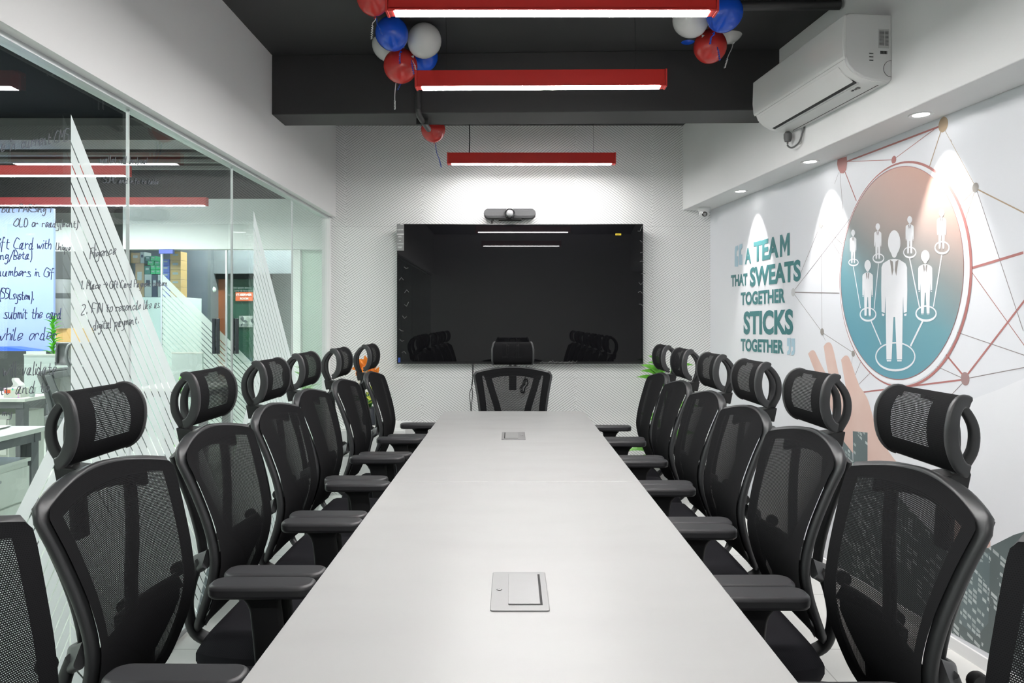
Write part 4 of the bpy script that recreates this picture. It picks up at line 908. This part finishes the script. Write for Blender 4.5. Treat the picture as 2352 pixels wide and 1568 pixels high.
# ------------------------------------------------------------------ handwriting on the glass panes
def pane_of(y):
    for p, a, b in zip(panes, ys, ys[1:]):
        if a <= y < b: return p
    return panes[-1]
for i, (s, x0, y0, x1, y1, hp, mat) in enumerate((
    ('ple in current CMS', -18, 352, 158, 322, 19, 'marker_ink'), ('wallet will be local', 229, 374, 338, 377, 11, 'marker_ink'), ('SJPL and info to table', 236, 419, 362, 423, 8, 'marker_ink'), ('but PARSing I', 2, 487, 116, 487, 11, 'marker_ink'),
    ('OLD or ready(ment)', 31, 520, 178, 522, 12, 'marker_ink'), ('Gift Card with', -16, 570, 117, 572, 17, 'marker_blue'), ('Unique', 126, 574, 160, 576, 11, 'marker_ink'), ('deng/Beta)', -22, 597, 72, 594, 14, 'marker_blue'), ('numbers in Gif', -10, 633, 123, 635, 14, 'marker_blue'),
    ('(SSLsystem).', -4, 684, 76, 690, 15, 'marker_blue'), ('submit the card', 6, 731, 140, 731, 17, 'marker_blue'), ('while order', -6, 782, 130, 778, 19, 'marker_blue'), ('will validate', 6, 862, 128, 858, 20, 'marker_ink'), ('nt and to', -8, 905, 112, 900, 18, 'marker_ink'), ('my', 3, 955, 26, 955, 12, 'marker_ink'),
    ('Figence', 204, 594, 266, 582, 15, 'marker_ink'), ('1. Place > Gift Card Payment concern', 184, 664, 384, 656, 11, 'marker_ink'), ('2. FIN to reconcile like as', 184, 722, 366, 706, 14, 'marker_ink'), ('digital payment.', 211, 758, 318, 742, 14, 'marker_ink'))):
    a, b = on_glass(x0, y0, .0030), on_glass(x1, y1, .0030); h = 1.5 * hp * (a.y + b.y) / 2 / FPX
    handwriting(s, a, b, h, mat, pane_of((a.y + b.y) / 2), i)
handwriting('I', on_glass(212, 592, .003), on_glass(216, 592, .003), .05, 'marker_ink', panes[2], 77)

# ------------------------------------------------------------------ the office beyond the glass
struct(MB().box((-4.6, 4.2, -.05), (6.2, 12.4, .1)).build('floor_office', 'office_floor', smooth=False))
struct(MB().box((-4.6, 4.2, ZC + .05), (6.2, 12.4, .1)).build('ceiling_office', 'office_ceiling', smooth=False))
struct(MB().box((-7.7, 4.2, 1.4), (.12, 12.4, 2.9)).build('wall_office_left', 'office_wall', smooth=False))
struct(MB().box((-4.6, YF - .2, 1.4), (6.2, .12, 2.9)).build('wall_office_front', 'office_wall', smooth=False))
struct(MB().box((-4.6, 10.35, 1.4), (6.2, .12, 2.9)).build('wall_office_back', 'office_grey', smooth=False))
struct(MB().box((-1.44, 8.1, 1.4), (.06, 4.6, 2.9)).build('wall_office_right', 'office_wall', smooth=False))
YP = 8.25
def op(x, y, d=YP): return at(x, y, d)
struct(MB().box(((op(282, 0).x + -1.45) / 2, YP + .06, (2.685 + op(0, 572).z) / 2), (-1.45 - op(282, 0).x, .12, 2.685 - op(0, 572).z)).build('wall_office_bulkhead', 'office_wall', smooth=False))
a, b = op(673, 572), op(690, 572)
struct(MB().box(((a.x + b.x) / 2, YP + .06, 1.06), (b.x - a.x, .12, 2.12)).build('trim_office_column', 'office_wall', smooth=False))
zt = op(0, 574).z
gx = [op(x, 0).x for x in (282, 369, 518, 673)]
far = []
for i, (a, b) in enumerate(zip(gx, gx[1:])): far.append(struct(MB().box(((a + b) / 2, YP + .03, zt / 2), (b - a - .012, .012, zt - .01)).build('window_%d' % (7 + i), 'far_glass', smooth=False)))
a, b = op(692, 0).x, op(752, 0).x
struct(MB().box(((a + b) / 2, YP + .03, zt / 2), (b - a, .012, zt - .01)).build('window_10', 'green_frost', smooth=False))
m = MB()
for x in (369, 518, 690): m.box((op(x, 0).x, YP + .03, zt / 2), (.016, .03, zt))
struct(m.build('trim_4', 'alu', smooth=False))
# film on the far panes
m = MB(); ax, az = op(369.5, 627).x, op(369.5, 627).z; z1 = az; st_, gp_ = .062, .012; fst = True
while z1 > .05:
    wd = .11 if fst else st_; fst = False; z0 = max(.03, z1 - wd + gp_); x1 = min(ax + z1 * 1.0, -1.6); x0 = min(ax + z0, -1.6)
    def zx(z, x): return z - (x - ax)
    m.face([(ax, YP + .022, z1), (ax, YP + .022, z0), (x0, YP + .022, max(.02, zx(z0, x0))), (x1, YP + .022, max(.02, zx(z1, x1)))]); z1 -= wd
tag(m.build('frosted_film', 'far_frost', smooth=False), 'striped frosted triangle on the far office glass door', 'window film')
z0, z1 = op(0, 812).z, op(0, 731).z
for pane_, x in ((far[1], 499), (far[2], 542.5)):
    h = MB().box((op(x, 0).x - .022, YP - .035, (z0 + z1) / 2), (.034, .03, z1 - z0)).box((op(x, 0).x + .022, YP - .035, (z0 + z1) / 2), (.034, .03, z1 - z0)).build('pull_handle', 'handle_black', pane_, smooth=False, bevel=.004)
    for zz in (z0 + .05, z1 - .05): MB().box((op(x, 0).x, YP - .002, zz), (.03, .046, .03)).build('mount', 'handle_black', h, smooth=False)
t = MB().box((op(384, 0).x, YP - .01, op(0, 578).z), (.155, .05, .048)).build('door_closer', 'box_blue', smooth=False, bevel=.004); tag(t, 'blue door closer at the top of the far glass door', 'door closer')
# room behind the far glass: partition block, rust door, green wall, sign
YW = 9.6
def ow(x, y, d=YW): return at(x, y, d)
def slab(name, x0, y0, x1, y1, d, th, mat, label=None, cat=None, st_=False):
    a, b = at(x0, y0, d), at(x1, y1, d); o = MB().box(((a.x + b.x) / 2, d + th / 2, (a.z + b.z) / 2), (b.x - a.x, th, a.z - b.z)).build(name, mat, smooth=False)
    return struct(o) if st_ else tag(o, label, cat)
slab('wall_office_inner', 412, 560, 484, 925, 9.5, .3, 'grey_door', st_=True)
slab('wall_office_rust', 481, 640, 519, 925, 9.75, .1, 'rust_wall', st_=True)
slab('wall_office_green', 519, 632, 600, 925, 9.72, .1, 'green_wall', st_=True)
slab('trim_office_lintel', 412, 560, 690, 628, 9.60, .1, 'grey_door', st_=True)
slab('trim_office_band', 480, 628, 620, 640, 9.66, .1, 'office_ceiling', st_=True)
o = slab('room_sign', 541, 671, 580.5, 691, 9.70, .012, 'sign_orange', 'small orange sign with white lettering IT-SERVER ROOM on the green wall', 'sign')
YS_ = 9.693
for s, x0, x1, ya_, yb2 in (('IT-SERVER', 543, 578.5, 674, 679.5), ('ROOM', 551.5, 570.5, 683, 688)): letters('lettering', s, quad_map(at(x0, ya_, YS_), at(x1, ya_, YS_), at(x0, yb2, YS_), at(x1, yb2, YS_)), 'white_print', o, .05)
t = thing('wall_lettering', 'faint mirrored words in pale letters on the dark green wall', 'lettering', (0, 0, 0))
for s, x0, x1, ya_, yb2 in (('Look deep into', 532, 577, 658, 664), ('nature & you', 538, 579, 665, 671), ('mine', 520, 536, 674, 680)): letters('lettering', s, quad_map(at(x1, ya_, 9.712), at(x0, ya_, 9.712), at(x1, yb2, 9.712), at(x0, yb2, 9.712)), 'office_grey', t, .02)
slab('poster', 549, 725, 580, 751, 9.70, .01, 'collage', 'small collage poster of black and white pictures under the orange sign', 'poster')
slab('paper_note', 431, 689, 449, 712, 9.49, .01, 'yellow_note', 'pale yellow sheet of paper on the grey wall beyond the far door', 'paper')
t = thing('globe_lamp', 'white globe lamp in front of the rust coloured wall', 'lamp', at(489, 665, 9.6)); MB().ball((0, 0, 0), .04).build('globe', 'lamp_globe', t); MB().tube([(-.01, .05, -.9), (-.01, .05, -.03)], .008, 6).build('stem', 'rust_wall', t)
# cartons stacked on a cabinet behind the far glass
YC = 8.75
t = thing('storage_cabinet', 'pale storage cabinet behind the far glass carrying stacked boxes', 'cabinet', (0, 0, 0)); a, b = at(300, 682, YC), at(416, 920, YC)
MB().box(((a.x + b.x) / 2, YC + .3, a.z / 2), (b.x - a.x, .56, a.z)).build('body', 'office_wall', t, smooth=False, bevel=.004)
for k in range(3): xx = a.x + (b.x - a.x) * (k + .5) / 3; MB().box((xx, YC + .012, a.z / 2), ((b.x - a.x) / 3 - .01, .012, a.z - .06)).build('door', 'office_wall', t, smooth=False)
base_z = a.z
def stack(items, dy, gname):
    for (x0, x1, y0, y1, mat, lab, cat) in items:
        d = YC + dy; a = at(x0, y0, d); b = at(x1, y1, d)
        o = MB().box(((a.x + b.x) / 2, d + .09, (a.z + b.z) / 2), (b.x - a.x - .002, .17, a.z - b.z - .0015)).build('carton', mat, smooth=False, bevel=.003); tag(o, lab, cat, gname)
        m = MB().box(((a.x + b.x) / 2, d + .003, (a.z + b.z) / 2 + (a.z - b.z) * .12), ((b.x - a.x) * .5, .002, (a.z - b.z) * .25)); m.build('carton_label', 'box_grey' if mat != 'box_grey' else 'box_black', o, smooth=False)
oc = [('lowest', 659, 681.6), ('fourth from the top', 641, 659), ('third from the top', 619.5, 641), ('second from the top', 597.5, 619.5), ('topmost', 577, 597.5)]
stack([(390, 415, y0, y1, 'carton', 'ochre carton, %s of the stack at the right end of the cabinet' % n, 'box') for i, (n, y0, y1) in enumerate(oc)], .02, 'ochre cartons beyond the far glass')
bl = [('lowest', 657, 681.6), ('third', 640, 657), ('second', 625, 640), ('upper middle', 609, 625), ('topmost', 595, 609)]
stack([(371, 389, y0, y1, 'box_blue', 'blue plastic crate, %s of the stack beside the ochre cartons' % n, 'crate') for n, y0, y1 in bl], .02, 'blue crates beyond the far glass')
stack([(331, 348, 629.5, 681.6, 'box_grey', 'tall grey carton under the green boxes', 'box'), (348.5, 361, 630.5, 681.6, 'box_black', 'tall black and white carton under the green boxes', 'box'), (361.5, 370, 630.5, 681.6, 'box_grey', 'narrow pale carton beside the blue crates', 'box'), (310, 330.5, 604, 681.6, 'carton_brown', 'tall brown carton left of the grey one on the cabinet', 'box'),
       (300, 321, 580, 604, 'carton_brown', 'brown carton high on the left of the cabinet stack', 'box'), (321.5, 331, 578, 604, 'box_grey', 'small grey carton beside the brown one high on the left', 'box')], .02, 'mixed cartons beyond the far glass')
gb = [(331, 345, 610, 629.3, 'box_darkgreen', 'dark green box low on the left of the green heap'), (345.2, 357, 619, 629.3, 'box_green', 'shiny green box at the bottom centre of the heap'), (357.2, 368, 619, 629.3, 'box_green', 'shiny green box at the bottom right of the heap'), (345.2, 357, 608.5, 618.8, 'box_green', 'shiny green box second up in the centre of the heap'),
      (357.2, 368, 608.5, 618.8, 'box_green', 'shiny green box second up at the right of the heap'), (338, 353, 598.5, 608.3, 'box_green', 'shiny green box third up in the heap'), (354, 367, 599.5, 608.3, 'box_green', 'shiny green box third up at the right of the heap'), (333, 345, 588, 598.3, 'box_darkgreen', 'dark green box on top at the left of the heap'), (345.3, 357.5, 587.5, 598.3, 'box_green', 'shiny green box on top of the heap')]
stack([(*q, 'box') for q in gb], .02, 'green boxes beyond the far glass')
# red lights and beam of the office ceiling
linear_light((-2.955 - 1.2, 5.72, LZ), 2.4, 'long red linear light in the next office, seen through the glass, nearer one', 'red lights of the next office', 'pale_red_metal', 'led_office')
linear_light((-2.965 - 1.2, 7.20, LZ), 2.4, 'long red linear light in the next office, seen through the glass, farther one', 'red lights of the next office', 'pale_red_metal', 'led_office')
for x, y, in ((-3.4, 2.0), (-3.9, 4.0), (-3.4, .2), (-6, 3), (-6.6, 5.2)): linear_light((x, y, ZC - .12), 1.2, 'unseen red linear light added to brighten the next office, close under its ceiling', 'red lights of the next office', 'pale_red_metal', 'led_office', screws=False)  # extra lamps added out of view to brighten the next office
linear_light((-2.8, 9.2, 2.5), 2.2, 'unseen linear light added to brighten the room beyond the far glass, hidden by the bulkhead', 'lights beyond the far glass', 'pale_red_metal', 'led_office', wires=((-.8, .002, 'steel'), (.8, .002, 'steel')), screws=False)  # hidden lamp added to light the space behind the far glass
struct(MB().box((-4.6, 5.6, 2.74), (6.2, .30, .16)).build('beam_office', 'office_pipe', smooth=False))
for k in range(3): tag(MB().tube([(-7.6, 6.1 + k * .22, 2.71 - k * .01), (-1.5, 6.1 + k * .22, 2.71 - k * .01)], .03, 8).build('ceiling_pipe', 'office_pipe'), 'grey pipe running along the ceiling of the next office', 'pipe', 'office ceiling pipes')
# blue board with its ledge
YBD = 5.9
a, b = at(-130, 478, 6.6), at(122, 806, 6.6); t = thing('blue_board', 'large pale blue board standing behind the desk beyond the glass', 'board', (0, 0, 0))
MB().box(((a.x + b.x) / 2, 6.62, (a.z + b.z) / 2), (b.x - a.x, .03, a.z - b.z)).build('panel', 'blue_board', t, smooth=False, bevel=.002)
for x in (a.x + .3, b.x - .06): MB().box((x, 6.66, b.z / 2), (.05, .05, b.z)).build('leg', 'desk_grey', t, smooth=False)
a, b = at(-60, 797, 6.4), at(78, 806, 6.4); MB().prism([(a.x, 6.42, b.z), (b.x, 6.42, b.z), (b.x - .25, 6.42, a.z), (a.x, 6.42, a.z)], (0, .18, 0)).build('ledge', 'blue_ledge', t, smooth=False)
# window band and bin right of the board
slab('wall_office_end', 60, 512, 190, 925, 8.15, .1, 'office_wall', st_=True)
slab('storage_rack', 110, 577, 190, 640, 8.0, .14, 'office_pipe', 'dark rack high on the wall right of the blue board', 'rack')
slab('carton', 128, 754, 190, 800, 7.9, .2, 'carton', 'ochre carton behind the green plant beyond the glass', 'box')
t = thing('paper_roll', 'tall grey roll standing right of the blue board', 'roll', (at(148, 700, 7.95).x, 7.95, at(0, 754, 7.9).z)); hh = at(0, 642, 7.95).z - t.location.z
MB().lathe([(.001, hh), (.09, hh), (.085, .004), (.001, .004)], (0, 0, 0), seg=24).build('roll', 'office_grey', t); MB().lathe([(.091, hh * .72), (.0925, hh * .72), (.0925, hh * .62), (.09, hh * .62)], (0, 0, 0), seg=24).build('band', 'office_pipe', t)
# desks
def desk(x0, x1, y0, y1, label, z=.75):
    t = thing('desk', label, 'desk', ((x0 + x1) / 2, (y0 + y1) / 2, 0), 0, 'desks of the next office'); w_, d_ = x1 - x0, y1 - y0
    MB().box((0, 0, z - .0125), (w_, d_, .025)).build('desktop', 'desk_white', t, smooth=False, bevel=.002)
    for s in (-1, 1): MB().box((0, s * (d_ / 2 - .05), z - .05), (w_ - .04, .05, .05)).build('rail', 'desk_grey', t, smooth=False)
    for s in (-1, 1): MB().box((s * (w_ / 2 - .05), 0, z - .05), (.05, d_ - .04, .05)).build('rail', 'desk_grey', t, smooth=False)
    for sx in (-1, 1):
        for sy in (-1, 1): MB().box((sx * (w_ / 2 - .06), sy * (d_ / 2 - .06), (z - .03) / 2), (.06, .06, z - .03)).build('leg', 'desk_grey', t, smooth=False)
    return t
d1 = desk(-4.3, -2.56, 3.35, 4.08, 'white desk with grey legs nearest the glass')
d2 = desk(-5.6, -3.62, 5.50, 6.10, 'white desk with a tissue box, in front of the blue board')
d3 = desk(-3.25, -2.60, 6.32, 6.95, 'white desk behind the low divider')
t = thing('pedestal_drawers', 'low white drawer pedestal under the desk nearest the glass', 'cabinet', (-2.80, 3.71, 0)); MB().box((0, 0, .29), (.42, .5, .58)).build('body', 'desk_white', t, smooth=False, bevel=.002); MB().box((0, 0, .59), (.44, .52, .018)).build('top', 'desk_white', t, smooth=False)
for k in range(3):
    dr = MB().box((.218, 0, .10 + k * .185), (.014, .48, .175)).build('drawer', 'desk_white', t, smooth=False, bevel=.002); MB().lathe([(.001, .012), (.008, .012), (.009, 0)], (.225, 0, .15 + k * .185), 'X', 12).build('lock', 'steel', dr)
t = thing('pedestal_drawers', 'white drawer pedestal under the desk with the tissue box', 'cabinet', (-4.25, 5.8, 0)); MB().box((0, 0, .31), (.9, .42, .62)).build('body', 'desk_white', t, smooth=False, bevel=.002)
for k in range(2):
    dr = MB().box((0, -.218, .17 + k * .28), (.88, .014, .265)).build('drawer', 'desk_white', t, smooth=False, bevel=.002); MB().lathe([(.001, -.012), (.008, -.012), (.009, 0)], (.3, -.226, .24 + k * .28), 'Y', 12).build('lock', 'steel', dr)
def divider(x0, y0, x1, y1, d, lab):
    a, b = at(x0, y0, d), at(x1, y1, d); t = thing('desk_divider', lab, 'divider', ((a.x + b.x) / 2, d, .751)); z = a.z - .751
    MB().box((0, 0, z / 2), (b.x - a.x, .022, z)).build('panel', 'divider', t, smooth=False, bevel=.003); MB().box((0, 0, z - .004), (b.x - a.x + .004, .026, .010)).build('edge_trim', 'desk_white', t, smooth=False)
divider(57, 813, 128, 905, 5.88, 'pale green desk divider beside the tissue box'); divider(395, 809, 466.5, 1000, 6.36, 'pale grey desk divider beyond the second chair by the glass')
tb = Vector((at(38, 892, 5.62).x, 5.62, .751)); t = thing('tissue_box', 'flower patterned tissue box with a white tissue on the far desk', 'tissue box', tb); MB().box((0, 0, .035), (.13, .10, .07)).build('box', 'tissue_print', t, smooth=False, bevel=.002); MB().box((-.035, -.0505, .045), (.045, .001, .025)).build('red_panel', 'sign_orange', t, smooth=False)
m = MB(); m.grid(lambda u, v: Vector(((u - .5) * .10 * (1 - .35 * v) + .012 * math.sin(v * 5), .012 * math.sin(u * 7 + v * 2), .07 + .075 * v * (1 - .5 * (u - .5) ** 2))), 10, 6); m.build('tissue', 'white_print', t)
t = thing('paper_stack', 'white sheets of paper lying on the desk nearest the glass', 'paper', (-2.88, 3.95, .751)); 
for k in range(4): MB().box((.01 * k - .02, -.008 * k, .0015 + k * .002), (.30, .21, .0012), Matrix.Rotation(R(-6 + 5 * k), 3, 'Z')).build('sheet', 'white_print', t, smooth=False)
t = thing('steel_tumbler', 'small pale cup on the far desk by the divider', 'cup', (at(74, 905, 5.62).x, 5.62, .751)); MB().lathe([(.001, .001), (.018, .001), (.024, .075), (.022, .075), (.017, .004)], (0, 0, 0), seg=18).build('cup', 'divider', t)
# plants
def tuft(name, lab, loc, n, h, spread, lw, mat, seed, pot=True):
    t = thing(name, lab, 'plant', loc); rnd = random.Random(seed); lf = MB(); st = MB()
    if pot: MB().lathe([(.001, .001), (.045, .001), (.055, .10), (.05, .10), (.046, .08), (.001, .08)], (0, 0, 0), seg=18).build('pot', 'pot_white', t)
    st.tube([(0, 0, .06), (.005, 0, h * .8)], .006, 6)
    for k in range(n):
        z = .1 + (h - .12) * k / n; a = k * 2.4 + rnd.random(); leaf(lf, (0, 0, z), (math.cos(a), math.sin(a), .55 + .9 * k / n), (0, 0, 1), spread * rnd.uniform(.8, 1.15) * (1 - .35 * k / n), lw, .3, 0, 5)
    st.build('stem', 'leaf_dark', t); lf.build('foliage', mat, t, weld=False)
tuft('potted_plant', 'bright green bushy plant standing on the desk before the blue board', (at(122, 800, 6.04).x, 6.04, .751), 44, .62, .12, .036, 'leaf_bright', 4)
tuft('potted_plant', 'slender bright green plant on the office floor before the low divider', (at(412, 860, 6.0).x, 6.0, 0), 9, .95, .13, .06, 'leaf_bright', 9)
tuft('potted_plant', 'yellow green plant on the office floor behind the third chair by the glass', (at(700, 900, 7.2).x, 7.2, 0), 26, .85, .25, .07, 'leaf_mid', 14)
# grey chair at the far desk
g = make_chair('mesh_grey', 'chair_grey', 'chair_grey', 'chair_grey', 'grey mesh office chair turned away, at the desk beyond the glass'); g.location = (-2.93, 5.22, 0); g.rotation_euler = (0, 0, R(8)); g['group'] = 'office chairs beyond the glass'
